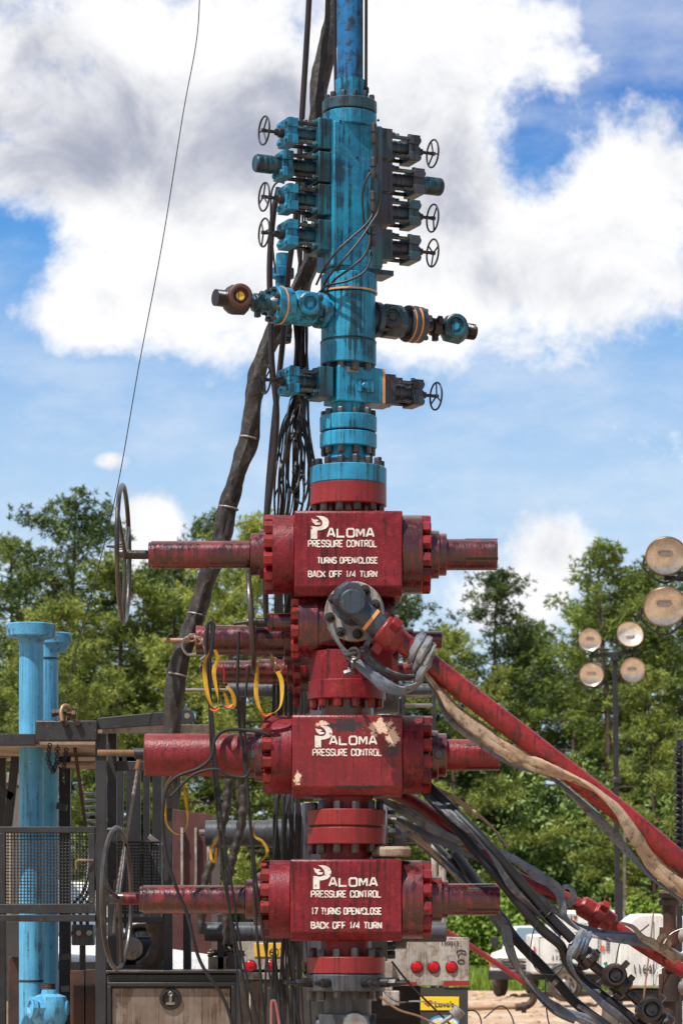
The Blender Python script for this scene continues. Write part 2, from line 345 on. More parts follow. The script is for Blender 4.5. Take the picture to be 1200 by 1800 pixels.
# stencil glyphs as mitred strokes
O_ = [[(.49,0),(.18,0),(0,.16),(0,.84),(.18,1),(.49,1)], [(.51,0),(.82,0),(1,.16),(1,.84),(.82,1),(.51,1)]]
GL = {
 'A': [[(0,0),(.38,1),(.62,1),(1,0)], [(.22,.3),(.78,.3)]], 'B': [[(0,0),(0,1),(.75,1),(.95,.86),(.95,.64),(.75,.52),(.16,.52)], [(.75,.48),(1,.36),(1,.14),(.8,0),(.16,0)]],
 'C': [[(1,.68),(1,.84),(.84,1),(.54,1)], [(.46,1),(.16,1),(0,.84),(0,.16),(.16,0),(.46,0)], [(.54,0),(.84,0),(1,.16),(1,.3)]],
 'D': [[(0,0),(0,1)], [(.2,1),(.8,1),(1,.82),(1,.18),(.8,0),(.2,0)]], 'E': [[(1,1),(0,1),(0,0),(1,0)], [(.2,.5),(.8,.5)]],
 'F': [[(1,1),(0,1),(0,0)], [(.2,.5),(.8,.5)]], 'G': [[(1,.72),(1,.84),(.84,1),(.16,1),(0,.84),(0,.16),(.16,0),(.84,0),(1,.16),(1,.45),(.6,.45)]], 'I': [[(.5,0),(.5,1)]], 'K': [[(0,0),(0,1)], [(1,1),(.25,.5),(1,0)]],
 'L': [[(0,1),(0,0),(1,0)]], 'M': [[(0,0),(0,1)], [(.12,.95),(.5,.3),(.88,.95)], [(1,1),(1,0)]], 'N': [[(0,0),(0,1)], [(.12,.92),(.88,.08)], [(1,1),(1,0)]],
 'O': O_, '0': O_, 'P': [[(0,0),(0,1)], [(.2,1),(.8,1),(1,.86),(1,.6),(.8,.46),(.2,.46)]], 'R': [[(0,0),(0,1)], [(.2,1),(.8,1),(1,.86),(1,.64),(.8,.5),(.2,.5)], [(.5,.42),(1,0)]],
 'S': [[(1,.78),(.84,1),(.2,1),(0,.86),(0,.66),(.2,.54),(.4,.52)], [(.55,.5),(.8,.46),(1,.34),(1,.16),(.8,0),(.16,0),(0,.22)]], 'T': [[(0,1),(.38,1)], [(.62,1),(1,1)], [(.5,1),(.5,0)]],
 'U': [[(0,1),(0,.16),(.16,0),(.4,0)], [(.6,0),(.84,0),(1,.16),(1,1)]], 'V': [[(0,1),(.5,0),(1,1)]], '/': [[(.0,0),(1,1)]], '1': [[(.2,.8),(.55,1),(.55,0)]], '4': [[(.75,0),(.75,1),(0,.3),(.62,.3)]],
 '7': [[(0,1),(1,1),(.4,0)]], '2': [[(0,.8),(.16,1),(.84,1),(1,.84),(1,.6),(0,.1),(0,0),(1,0)]], '6': [[(1,.85),(.84,1),(.16,1),(0,.84),(0,.16),(.16,0),(.84,0),(1,.16),(1,.4),(.84,.54),(.15,.54)]],
 '5': [[(1,1),(0,1),(0,.56),(.8,.56),(1,.42),(1,.16),(.84,0),(0,0)]], '3': [[(0,.88),(.16,1),(.84,1),(1,.84),(1,.64),(.8,.52),(.35,.52)], [(.8,.48),(1,.36),(1,.16),(.84,0),(.16,0),(0,.14)]]}
def strip(mb, pts, tw, fn):
    n = len(pts); L = []; Rr = []
    for i, p in enumerate(pts):
        p = Vector(p)
        d1 = (p - Vector(pts[i - 1])).normalized() if i else None; d2 = (Vector(pts[i + 1]) - p).normalized() if i < n - 1 else None
        d = (d1 or d2) + (d2 or d1); d.normalize(); nn = Vector((-d.y, d.x)); k = 1 / max(.55, nn.dot(Vector((-(d1 or d2).y, (d1 or d2).x))))
        L.append(mb.v(fn(p + nn * tw / 2 * k))); Rr.append(mb.v(fn(p - nn * tw / 2 * k)))
    for i in range(n - 1): mb.f([L[i], L[i + 1], Rr[i + 1], Rr[i]])
def write(mb, txt, x0, x1, y0, y1, tw, fn, narrow='1I/', gap=.38):
    """txt in a px box (y down); fn(px,py,layer)->3D"""
    ws = [(.55 if c in narrow else (.6 if c == ' ' else 1)) for c in txt]; tot = sum(ws) + gap * (len(txt) - 1); u = (x1 - x0 - tw) / tot; x = x0 + tw / 2
    for c, w in zip(txt, ws):
        for k, pl in enumerate(GL.get(c, [])):
            pts = [(x + a * w * u, (y1 - tw / 2) - b * (y1 - y0 - tw)) for a, b in pl]
            strip(mb, pts, tw, lambda q, k=k: fn(q.x, q.y, k))
        x += (w + gap) * u
def fronttext(name, body, px, py, h, Y, m, parent, bold=0, sx=1, shear=0):
    cu = bpy.data.curves.new('lettering', 'FONT'); cu.body = body; cu.size = 1; cu.offset = bold; cu.shear = shear; cu.extrude = 0.005
    o = bpy.data.objects.new('lettering', cu); COL.objects.link(o); bpy.context.view_layer.update()
    me = bpy.data.meshes.new_from_object(o.evaluated_get(bpy.context.evaluated_depsgraph_get())); bpy.data.objects.remove(o)
    s = h * Y / F / .7; c = at(px, py, Y)
    for v in me.vertices: v.co = Vector((v.co.x * s * sx, -v.co.z * s, v.co.y * s))
    me.materials.clear(); me.materials.append(M[m]); q = bpy.data.objects.new(name, me); COL.objects.link(q); q.parent = parent
    q.location = c - wpos(parent); return q
# ------------------------------------------------------------------ red wellhead valve stack
Y0 = 18.0; S = Y0 / F
def X0(px): return (px - 600) * S
def Z0(py): return EYE + (HZ - py) * S
def Zf(py, rp): return EYE + (HZ - py) * (Y0 - rp * S) / F
stack = empty('wellhead_valve_stack', (X0(608), Y0, 0), 'tall dark red stack of bolted valves stencilled in white, carrying the blue stack', 'wellhead')
NUTS = {'n': 0}
_nm = {}
def nut_obj(a, b, r, m, parent, ang=0, front=True, back=None):
    """visible nuts are objects of their own sharing one mesh; hidden ones go to the 'back' builder"""
    a = Vector(a); b = Vector(b); L = (b - a).length
    if not front: back.hexn(a, b, r, ang); return
    key = (round(L, 3), round(r, 3), m, tuple(round(q, 2) for q in (b - a).normalized()), round(ang, 2))
    if key not in _nm:
        mb = MB(); mb.hexn(-(b - a) / 2, (b - a) / 2, r, ang); o = mb.build('nut', m, None, bevel=.003); _nm[key] = o.data
        bpy.data.objects.remove(o)
        # re-centre (build moved the base); recompute
        me = _nm[key]; zs = [v.co.z for v in me.vertices]; dz = (max(zs) + min(zs)) / 2
        for v in me.vertices: v.co.z -= dz
    o = bpy.data.objects.new('nut', _nm[key]); COL.objects.link(o); o.parent = parent; o.location = (a + b) / 2 - wpos(parent)
def ring_nuts(c, axis, rr, n, r, L, m, parent, phase=0, back=None, lim=-.05, jitter=0):
    u, w, d = basis(Vector(axis)); c = Vector(c)
    for k in range(n):
        a = 2 * math.pi * (k + phase) / n; p = c + (u * math.cos(a) + w * math.sin(a)) * rr
        fr = (p - c).normalized().y < -lim if abs(d.y) < .8 else True
        nut_obj(p, p + d * (L * (1 + jitter * random.uniform(-.3, .3))), r, m, parent, ang=random.choice([0, .2, .5]) if jitter else 0.26, front=(p.y - c.y) < .12 * rr, back=back)
random.seed(4)
back_n = MB()
def flange(parent, cx, pt, pb, rp, m, name='flange'):
    """vertical-axis flange, px radius rp, front rims at pt / pb"""
    z1, z0 = Zf(pt, rp), Zf(pb, rp); mb = MB(); b = .006
    mb.lathe((X0(cx), Y0, z0), (0, 0, 1), [(0, rp * S - b), (b, rp * S), (z1 - z0 - b, rp * S), (z1 - z0, rp * S - b)], 56)
    return mb.build(name, m, parent), z0, z1
def neck(parent, cx, pt, pb, rp, m, name='neck', rb=None):
    z1, z0 = Z0(pt), Z0(pb); mb = MB(); mb.lathe((X0(cx), Y0, z0), (0, 0, 1), [(-.01, (rb or rp) * S), (z1 - z0 + .01, rp * S)], 40); return mb.build(name, m, parent)
def vnuts(parent, cx, z, up, rp, n, m, L=.05, r=.026, phase=.5, stud=True):
    ring_nuts((X0(cx), Y0, z), (0, 0, 1 if up else -1), rp * S - r - .006, n, r, L, m, parent, phase, back_n, jitter=.5)
    if stud:
        mb = MB()
        for k in range(n):
            pass
        mb.b.free()
def hcyl(mb, x0, x1, py, rp, seg=40, b=.004, Y=Y0):
    s = Y / F; X = lambda q: (q - 600) * s
    mb.lathe((X(x0), Y, EYE + (HZ - py) * s), (1, 0, 0), [(0, rp * s - b), (b, rp * s), ((x1 - x0) * s - b, rp * s), ((x1 - x0) * s, rp * s - b)], seg)
def hexagon_side(parent, py, x_in, x_fl, x_nut, rp, m, side):
    pass
def valve_body(parent, x0, x1, y0, y1, dep=68, ch=15, m='red', Y=Y0, name='valve_body'):
    s = Y / F; yf = Y - dep * s; A = at(x0, y0, yf); B = at(x1, y1, yf); c = ch * s
    prof = [(yf, A.z - .012), (yf + .012, A.z), (Y + dep * s - c, A.z), (Y + dep * s, A.z - c), (Y + dep * s, B.z + c), (Y + dep * s - c, B.z), (yf + c * .9, B.z), (yf, B.z + c)]
    mb = MB(); mb.prism([(A.x, y, z) for y, z in prof], (B.x - A.x, 0, 0)); return mb.build(name, m, parent, bevel=.010), yf
def handwheel(parent, c, axis, Rr, tr, spokes=3, hub=.04, m='wheelsteel', name='handwheel', phase=.3, knob=None):
    mb = MB(); mb.torus(c, axis, Rr, tr); u, w, d = basis(Vector(axis)); c = Vector(c)
    for k in range(spokes):
        a = phase + 2 * math.pi * k / spokes; e = c + (u * math.cos(a) + w * math.sin(a)) * (Rr - tr * .5)
        mb.cyl(c + d * hub * .3, e, tr * .85, 10)
    mb.lathe(c - d * hub, d, [(0, hub * .7), (0.01, hub * .8), (hub * 2, hub * .8)], 16)
    if knob: mb.cyl(*knob)
    return mb.build(name, m, parent)
def gate_valve(y0, y1, bx0, bx1, cy, bonL, bonR, label, m='red', mw='redwet', rb=69):
    """a valve = body part with bonnets, nuts and stem housings as sub-parts"""
    body, yf = valve_body(stack, bx0, bx1, y0, y1, m=m, name='gate_valve'); body['label'] = label
    for side, st in ((-1, bonL), (1, bonR)):
        mb = MB(); x_a, x_b = (st['bon'], bx0 + 1) if side < 0 else (bx1 - 1, st['bon'])
        hcyl(mb, x_a, x_b, cy, rb, 56); mb.build('bonnet', mw if side > 0 else m, body)
        xn = st['bon']; ln = 15
        ring_nuts((X0(xn), Y0, Z0(cy)), (side, 0, 0), (rb - 12) * S, 12, .047, ln * S, 'rednut', body, .5, back_n)
        mb = MB(); 
        for a, b, r in st['neck']: hcyl(mb, min(a, b), max(a, b), cy, r, 40)
        mb.build('bonnet_neck', mw, body)
        mb = MB(); a, b, r = st['house']; hcyl(mb, min(a, b), max(a, b), cy, r, 40, .006)
        if 'cap' in st: a2, b2, r2 = st['cap']; hcyl(mb, a2, b2, cy, r2, 40, .003)
        mb.build('stem_housing', mw if m == 'red' else m, body)
        if side > 0:      # drain slots in the balance cap
            mb = MB()
            for dz in st.get('slots', ()):
                aa = math.radians(dz); rr = r * S - .001
                cpt = Vector((X0((a + b) / 2 + 18), Y0 - math.cos(aa) * rr, Z0(cy) + math.sin(aa) * rr))
                mb.box(cpt, (abs(b - a) * S * .62, .006, .016), Matrix.Rotation(-aa, 3, 'X'))
            mb.build('slot', 'ink', body)
            # endcap bore rim
        for (qx, ang) in st.get('plug', ()):
            pp = Vector((X0(qx), Y0 - 38 * S, Z0(cy) - 2 * S)); mb = MB(); mb.hexn(pp + Vector((0, .02, 0)), pp - Vector((0, .035, 0)), .032); mb.build('plug', 'nut', body)
    return body, yf
def fn_for(yf, dy=.0025):
    return lambda px, py, k: at(px, py, yf) + Vector((0, -dy - .0004 * k, 0))
def logo_P(mb, x0, x1, y0, y1, fn):
    P1 = [(.04,.0),(.38,.0),(.38,.36),(.60,.38),(.82,.44),(.97,.56),(1,.74),(.93,.88),(.76,.97),(.55,1),(.30,1),(.46,.93),(.62,.80),(.66,.66),(.58,.56),(.40,.52),(.04,.56)]
    mb.f([mb.v(fn(x0 + a * (x1 - x0), y1 - b * (y1 - y0), 0)) for a, b in P1][::-1])
    P2 = [(.06,.90),(.14,.72),(.30,.60),(.52,.62),(.57,.70),(.42,.71),(.30,.76),(.46,.78),(.36,.84),(.22,.84)]
    mb.f([mb.v(fn(x0 + a * (x1 - x0), y1 - b * (y1 - y0), 1)) for a, b in P2][::-1])
def lettering(parent, yf, L):
    for item in L:
        mb = MB(); fn = fn_for(yf)
        if item[0] == 'LOGO': logo_P(mb, *item[1:5], fn)
        else: write(mb, item[0], item[1], item[2], item[3], item[4], item[5], fn)
        for f in mb.b.faces:
            pass
        mb.build('logo' if item[0] == 'LOGO' else 'lettering', item[6] if len(item) > 6 else 'stencil', parent, smooth=False)

# valve A
A_, yf = gate_valve(897, 1046, 517, 707, 975,
    dict(bon=480, neck=[(456, 470, 44), (441, 457, 37)], house=(266, 441, 24), cap=(262, 268, 22)),
    dict(bon=741, neck=[(755, 771, 42), (770, 784, 37)], house=(782, 873, 27.5), slots=(-22, 78)), 'uppermost red gate valve with faded lettering')
mb = MB(); hcyl(mb, 219, 264, 975, 8, 16); mb.build('stem', 'rustbrown', A_)
handwheel(A_, (X0(217), Y0, Z0(973)), (1, -.015, 0), 119 * S, 4.2 * S, 3, 10 * S, phase=.55, knob=(Vector((X0(188), Y0 - .02, Z0(961))), Vector((X0(218), Y0 - .02, Z0(962))), .008, 8))
lettering(A_, yf, [('LOGO', 545, 578, 907, 947), ('ALOMA', 574, 658, 928, 945, 3.2), ('PRESSURE CONTROL', 541, 663, 949, 962, 2.1),
    ('TURNS OPEN/CLOSE', 557, 664, 979, 991, 2.1), ('BACK OFF 1/4 TURN', 541, 663, 1003, 1015, 2.1)])
# valve C: with chipped cream / black patches near the top of its face
mC = mat('chipped_red_paint', (.21, .014, .022), (.16, .010, .015), streak=.2, chip=.3, rough=.34, bump=.5, grime=(.05,.008,.009), mottled=.3, mcol=(.40, .035, .035))
tt = NT(mC.node_tree); bs = tt.n['Principled BSDF']; src = bs.inputs['Base Color'].links[0].from_socket
gp = tt.new('ShaderNodeNewGeometry').outputs['Position']
def spot(px, py, rx, ry):
    c = at(px, py, Y0 - .245); mp = tt.mapv(gp, (1 / (rx * S), 0, 1 / (ry * S)), (-c.x / (rx * S), 0, -c.z / (ry * S)))
    l = tt.new('ShaderNodeVectorMath', operation='LENGTH'); tt.put(l.inputs[0], mp); return tt.m('SUBTRACT', 1.0, l.outputs['Value'])
nn = tt.noise(gp, 26, 10, .75, .4)
blk = tt.m('MAXIMUM', spot(610, 1275, 75, 24), tt.m('MAXIMUM', spot(690, 1315, 26, 24), tt.m('MAXIMUM', spot(630, 1384, 75, 7), spot(523, 1370, 10, 16))))
crm = tt.m('MAXIMUM', spot(668, 1278, 42, 26), tt.m('MAXIMUM', spot(690, 1295, 20, 32), tt.m('MAXIMUM', spot(566, 1272, 26, 10), spot(523, 1368, 12, 22))))
c1 = tt.mix(tt.step(tt.m('ADD', tt.m('MULTIPLY', nn, 1.6), tt.m('MULTIPLY', blk, .55)), 1.08, 1.12), src, (.03, .028, .03))
n2 = tt.noise(tt.mapv(gp, (1, 1, 1), (3, 1, 5)), 34, 10, .75, .4)
c2 = tt.mix(tt.step(tt.m('ADD', tt.m('MULTIPLY', n2, 1.6), tt.m('MULTIPLY', crm, .6)), 1.12, 1.15), c1, (.72, .52, .38))
tt.put(bs.inputs['Base Color'], c2); M['redC'] = mC
C_, yf = gate_valve(1256, 1398, 513, 707, 1327,
    dict(bon=478, neck=[(448, 463, 47), (430, 449, 40)], house=(255, 431, 37.5), plug=[(444, 0)]),
    dict(bon=742, neck=[(757, 769, 43), (768, 784, 38)], house=(782, 877, 27.5), slots=(38, -60), plug=[(769, 0)]), 'chipped red gate valve second from the bottom', m='redC')
for ch in list(C_.children):
    if ch.name.startswith('bonnet'): ch.data.materials[0] = M['redwet'] if ch.name.startswith('bonnet_neck') else M['red']
mb = MB(); hcyl(mb, 237, 258, 1325, 10, 20); mb.build('stem_collar', 'dark', C_)
mb = MB(); Zc = Z0(1323)
mb.lathe((X0(172), Y0, Zc), (1, 0, 0), [(i * .0042, (5.6 if i % 2 else 4.7) * S) for i in range(58)], 16); mb.build('threaded_rod', 'thread', C_)
lettering(C_, yf, [('LOGO', 552, 584, 1276, 1314), ('ALOMA', 578, 663, 1293, 1310, 3.2), ('PRESSURE CONTROL', 549, 671, 1316, 1329, 2.0)])
# valve D
D_, yf = gate_valve(1510, 1654, 510, 706, 1581,
    dict(bon=474, neck=[(446, 460, 46), (432, 447, 35)], house=(251, 432, 25), cap=(246, 252, 23)),
    dict(bon=742, neck=[(757, 776, 40), (775, 787, 33)], house=(785, 877, 28), slots=(42, -42)), 'lowest red gate valve with clear white stencil lettering')
mb = MB(); hcyl(mb, 214, 249, 1580, 11, 20); mb.build('stem', 'red', D_)
handwheel(D_, (X0(206), Y0, Z0(1579)), (1, -.13, 0), 124 * S, 4.2 * S, 3, 13 * S, m='wheelsteel', phase=.9)
lettering(D_, yf, [('LOGO', 549, 582, 1521, 1563), ('ALOMA', 577, 664, 1542, 1559, 3.4), ('PRESSURE CONTROL', 546, 670, 1565, 1578, 2.2),
    ('17 TURNS OPEN/CLOSE', 547, 671, 1595, 1608, 2.2), ('BACK OFF 1/4 TURN', 546, 671, 1620, 1633, 2.5)])

# spools and flanges
cx = 612
f1, z0, z1 = flange(stack, cx, 843, 881, 67, 'redflat'); vnuts(f1, cx, z0, False, 67, 12, 'nut')
neck(stack, cx, 880, 900, 44, 'redwet')
# cross body B
mb = MB(); hcyl(mb, 541, 686, 1102, 54, 48, .02); body = mb.build('flow_cross', 'redwet', stack)
mb = MB(); hcyl(mb, 600, 694, 1078, 33, 40, .01); mb.build('upper_hub', 'redwet', body)
valve_body(body, 572, 690, 1140, 1200, dep=50, ch=6, m='red', name='hub_block')
mb = MB(); hcyl(mb, 525, 560, 1100, 58, 48); mb.build('bonnet', 'redwet', body)
mb = MB(); hcyl(mb, 601, 606, 1100, 58, 48); mb.build('rim_band', 'rednut', body)
ring_nuts((X0(525), Y0, Z0(1100)), (-1, 0, 0), 48 * S, 10, .045, 13 * S, 'rednut', body, .5, back_n)
ring_nuts((X0(527), Y0 + .25, Z0(1195)), (-1, 0, 0), 34 * S, 8, .038, 13 * S, 'rednut', body, .5, back_n)
mb = MB(); hcyl(mb, 470, 513, 1094, 16, 24); hcyl(mb, 476, 480, 1094, 17, 24); mb.build('stem_housing', 'redwet', body)
mb = MB(); hcyl(mb, 450, 472, 1094, 8, 16); mb.build('stem', 'dark', body)
handwheel(body, (X0(442), Y0 - .02, Z0(1094)), (1, .02, 0.06), 88 * S, 5 * S, 3, 9 * S, phase=1.2, knob=(Vector((X0(411), Y0 - .05, Z0(1098))), Vector((X0(440), Y0 - .05, Z0(1094))), .012, 8))
# wing valves behind the cross
for (py, xl, xr, rl, rr, dY, xn) in ((1125, 345, 776, 32, 15.5, .42, 500), (1181, 366, 734, 24, 12, .85, 505)):
    Yb = Y0 + dY
    mb = MB(); hcyl(mb, xn, 700, py, rl + 12, 40, Y=Yb); w = mb.build('wing_valve', 'redwet', stack); w['label'] = 'red side valve behind the stack'
    mb = MB(); hcyl(mb, xl, xn - 20, py, rl * .82, 36, Y=Yb); hcyl(mb, xn - 50, xn + 2, py, rl * .93, 36, Y=Yb); hcyl(mb, xl - 14, xl + 3, py - 5, 7, 16, Y=Yb); mb.build('stem_housing', 'redwet', w)
    mb = MB(); hcyl(mb, 698, xr, py, rr, 30, Y=Yb); hcyl(mb, 698, 726, py, rr * 1.35, 30, Y=Yb); mb.build('balance_cap', 'redwet', w)
    if dY < .5:
        mb = MB(); hcyl(mb, 289, 334, py + 1, 4.6, 14, Y=Yb); mb.build('threaded_rod', 'thread', w)
f, z0, z1 = flange(stack, 609, 1192, 1226, 68, 'red'); vnuts(f, 609, z0, False, 68, 12, 'rednut')
neck(stack, 609, 1225, 1262, 47, 'redwet')
neck(stack, 609, 1150, 1196, 66, 'red', 'spool')
neck(stack, 610, 1380, 1420, 45, 'red'); 
f, z0, z1 = flange(stack, 609, 1421, 1450, 69, 'redflat'); vnuts(f, 609, z1, True, 69, 12, 'nut')
f, z0, z1 = flange(stack, 608, 1453, 1483, 69, 'redflat'); vnuts(f, 608, z0, False, 69, 12, 'nut')
mb = MB(); mb.lathe((X0(608.5), Y0, Zf(1454, 69)), (0, 0, 1), [(0, 64 * S), (.014, 64 * S)], 40); mb.build('ring_gasket', 'ink', stack)
neck(stack, 608, 1480, 1515, 44, 'red')
neck(stack, 607, 1640, 1690, 43, 'red')
f, z0, z1 = flange(stack, 608, 1682, 1712, 69, 'redflat'); vnuts(f, 608, z1, True, 69, 12, 'nut')
f, z0, z1 = flange(stack, 608, 1713, 1743, 69, 'grey', 'casing_flange'); vnuts(f, 608, z0, False, 69, 12, 'nut')
for k, aa in enumerate((-62, -28, 28, 62, 110, 150, 210, 250)):
    a = R(aa); d = Vector((math.sin(a), -math.cos(a), 0)); p = Vector((X0(608), Y0, Zf(1728, 69))) + d * 66 * S
    mb = MB(); mb.cyl(p, p + d * .07, .030, 14); mb.hexn(p + d * .07, p + d * .12, .026); mb.cyl(p + d * .12, p + d * .19, .012, 10); mb.build('lockdown_screw', 'dark', f)
neck(stack, 610, 1740, 1830, 42, 'grey', 'casing_spool')
mb = MB(); mb.cyl((X0(605), Y0, 0), (X0(605), Y0, Z0(1782)), 50 * S, 36)
hcyl(mb, 555, 660, 1810, 28, 36); mb.build('casing_head', 'grey', stack)
q = at(625, 1803, Y0 - 56 * S); mb = MB(); mb.lathe(q + Vector((0, .08, 0)), (0, -1, 0), [(0, .09), (.05, .09), (.07, .075), (.075, .05), (.085, .05)], 30); mb.build('gauge_port', 'chrome', stack)
if back_n.b.verts: back_n.build('nut', 'rednut', stack)['kind'] = 'stuff'

# flow line elbow with flange on the front of the cross, and the long red pipe
FY = Y0 - .34
fl_n = Vector((-.30, -.93, .05)).normalized()
fc = at(620, 1074, FY + .04)
line = empty('flow_line', at(620, 1074, FY), 'long red pipe with worn round flange and blue grey elbow, slanting down right', 'pipe')
mb = MB(); mb.lathe(fc + fl_n * -.06, fl_n, [(0, 53 * S * .97), (.01, 53 * S * .98), (.055, 53 * S * .98), (.06, 52 * S * .97)], 48); fo = mb.build('flange', 'flangegrey', line)
u, w, d = basis(fl_n)
for k in range(8):
    a = 2 * math.pi * (k + .3) / 8; p = fc + (u * math.cos(a) + w * math.sin(a)) * 42 * S
    mb = MB(); mb.cyl(p, p + d * .012, .032, 16); mb.hexn(p + d * .012, p + d * .045, .026, a); mb.cyl(p, p + d * .055, .012, 8); mb.build('nut', 'nut', fo)
mb = MB(); e0 = fc + d * -.02; e1 = fc + d * .13
mb.lathe(e0, d, [(0, .095), (.05, .092), (.10, .080), (.16, .08)], 28)
p1 = at(619, 1062, FY - .16); p2 = at(652, 1090, FY - .16); p3 = at(682, 1114, FY - .15)
mb.lathe(p1 + Vector((-.03, .10, .05)), Vector((.12, -1, -.05)), [(0, .098), (.13, .098), (.16, .090), (.22, .086), (.225, .080)], 8, .2)
mb.tube([p1 + Vector((-.07, .03, .06)), p1, p2, p3], .074, 20, 5)
eo = mb.build('elbow', 'elbow', line, bevel=.004)
mb = MB(); q = p1 + Vector((.0, -.13, -.0)); mb.lathe(q, Vector((.12, -1, -.05)), [(-.05, .078), (.005, .078), (.014, .070), (.016, .0)], 28, cap=False); mb.build('elbow_cap', 'elbow', eo)
dd = (p3 - p2).normalized()
mb = MB(); mb.lathe(p2 - dd * .012, dd, [(0, .078), (.022, .078)], 24); mb.build('tape', 'tape', eo)
un = empty('tmp', (0, 0, 0), 'x', 'x'); bpy.data.objects.remove(un)
mb = MB(); mb.lathe(p3 - dd * .06, dd, [(0, .085), (.01, .098), (.10, .098), (.12, .084), (.16, .08)], 24)
ua, uw, _ = basis(dd)
for k in range(3):
    a = 2 * math.pi * k / 3 + .5; r_ = ua * math.cos(a) + uw * math.sin(a); mb.bar(p3 + r_ * .08, p3 + r_ * .145, .06, .06, dd)
mb.build('hammer_union', 'redflat', line, bevel=.006)
PY = FY - .15
pts = [p3, at(701, 1125, PY), at(757, 1168, PY), at(830, 1226, PY), at(900, 1280, PY), at(1000, 1358, PY), at(1100, 1436, PY), at(1200, 1520, PY), at(1330, 1630, PY)]
mb = MB(); mb.tube(pts, .0665, 22, 5); mb.build('pipe', 'redpipe', line)
# ------------------------------------------------------------------ blue pressure control stack
bl = empty('blowout_preventer_stack', at(612, 812, Y0), 'oil stained blue stack of side rams with small black handwheels, under the riser', 'well equipment')
cx = 612
f, z0, z1 = flange(bl, cx, 812, 843, 67, 'bluelite'); back_n = MB(); vnuts(f, cx, z1, True, 66, 14, 'nut')
neck(bl, cx, 766, 806, 30, 'bluelite', 'neck', rb=40)
f, z0, z1 = flange(bl, cx, 754, 780, 50, 'bluelite'); vnuts(f, cx, z0, False, 50, 10, 'nut', L=.045, r=.023)
mb = MB(); mb.lathe((X0(cx), Y0, Zf(791, 36)), (0, 0, 1), [(0, 36 * S), (.02, 36 * S)], 30); mb.build('red_band', 'redflat', bl)
f, z0, z1 = flange(bl, cx, 724, 751, 50, 'blue'); vnuts(f, cx, z1, True, 50, 10, 'nut', L=.04, r=.022)
neck(bl, cx, 705, 730, 30, 'blue'); neck(bl, cx, 635, 660, 29, 'blue')
f, z0, z1 = flange(bl, cx, 592, 633, 49, 'blue'); vnuts(f, cx, z0, False, 49, 10, 'nut', L=.05, r=.026)
f, z0, z1 = flange(bl, cx, 508, 591, 47.5, 'blue', 'flow_tee_body'); f2, z0, z1 = flange(bl, cx + 1, 474, 507, 49.5, 'blue')
mb = MB(); mb.lathe((X0(cx + 1), Y0, Zf(506, 50)), (0, 0, 1), [(0, 50.2 * S), (.010, 50.2 * S)], 40); mb.build('tape', 'tape', f2)
mb = MB(); mb.lathe((X0(cx), Y0, Zf(594, 49)), (0, 0, 1), [(0, 49.6 * S), (.008, 49.6 * S)], 40); mb.build('groove', 'ink', bl)
neck(bl, cx, 440, 480, 40, 'blue')
cx = 614
f, z0, z1 = flange(bl, cx, 188, 214, 47.5, 'blue'); f, z0, z1 = flange(bl, cx, 166, 186, 48, 'grimy'); vnuts(f, cx, z1, True, 47, 12, 'dark', L=.04, r=.018)
neck(bl, cx + 1, 145, 172, 26, 'blue', 'riser_collar')
TH = R(24)
def loc(px, py, th, dz=0): return Matrix.Translation(Vector((X0(px), Y0, Z0(py) + dz))) @ Matrix.Rotation(th, 4, 'Z') @ Matrix.Scale(S, 4)
# local frame: x along the ram axis (right-far), y away from camera, z up, in px
m = loc(614, 327, TH)
zt = (Zf(212, 50) - Z0(327)) / S; zb = (Zf(465, 50) - Z0(327)) / S
mb = MB(m); mb.box((0, 0, (zt + zb) / 2), (93, 76, zt - zb)); qb = mb.build('ram_body', 'blue', bl, bevel=.008)
mb = MB(m); mb.box((36, -38.6, (zt + zb) / 2), (20, 2.4, zt - zb - 6)); mb.build('grime_strip', 'grimy', qb, bevel=.004)  # thin box standing for the dark oil-stained band of the front face
mb = MB(m)
for (a, b, c) in ((-2, 40, 0), (28, 88, 0), (20, 20, 0), (27, 20, 0), (35, -40, 0), (38, 110, 0), (-34, 100, 0)):
    mb.cyl((a, -37, b), (a, -39, b), 2.2, 12)
mb.build('bolt', 'dark', qb)
mb = MB(m); mb.box((15, -38.5, 105), (10, 3, 10)); mb.build('plug', 'blue', qb)
mb = MB(m); mb.box((18, 0, (zb - 2)), (112, 50, 9)); mb.build('base_plate', 'grimy', qb)
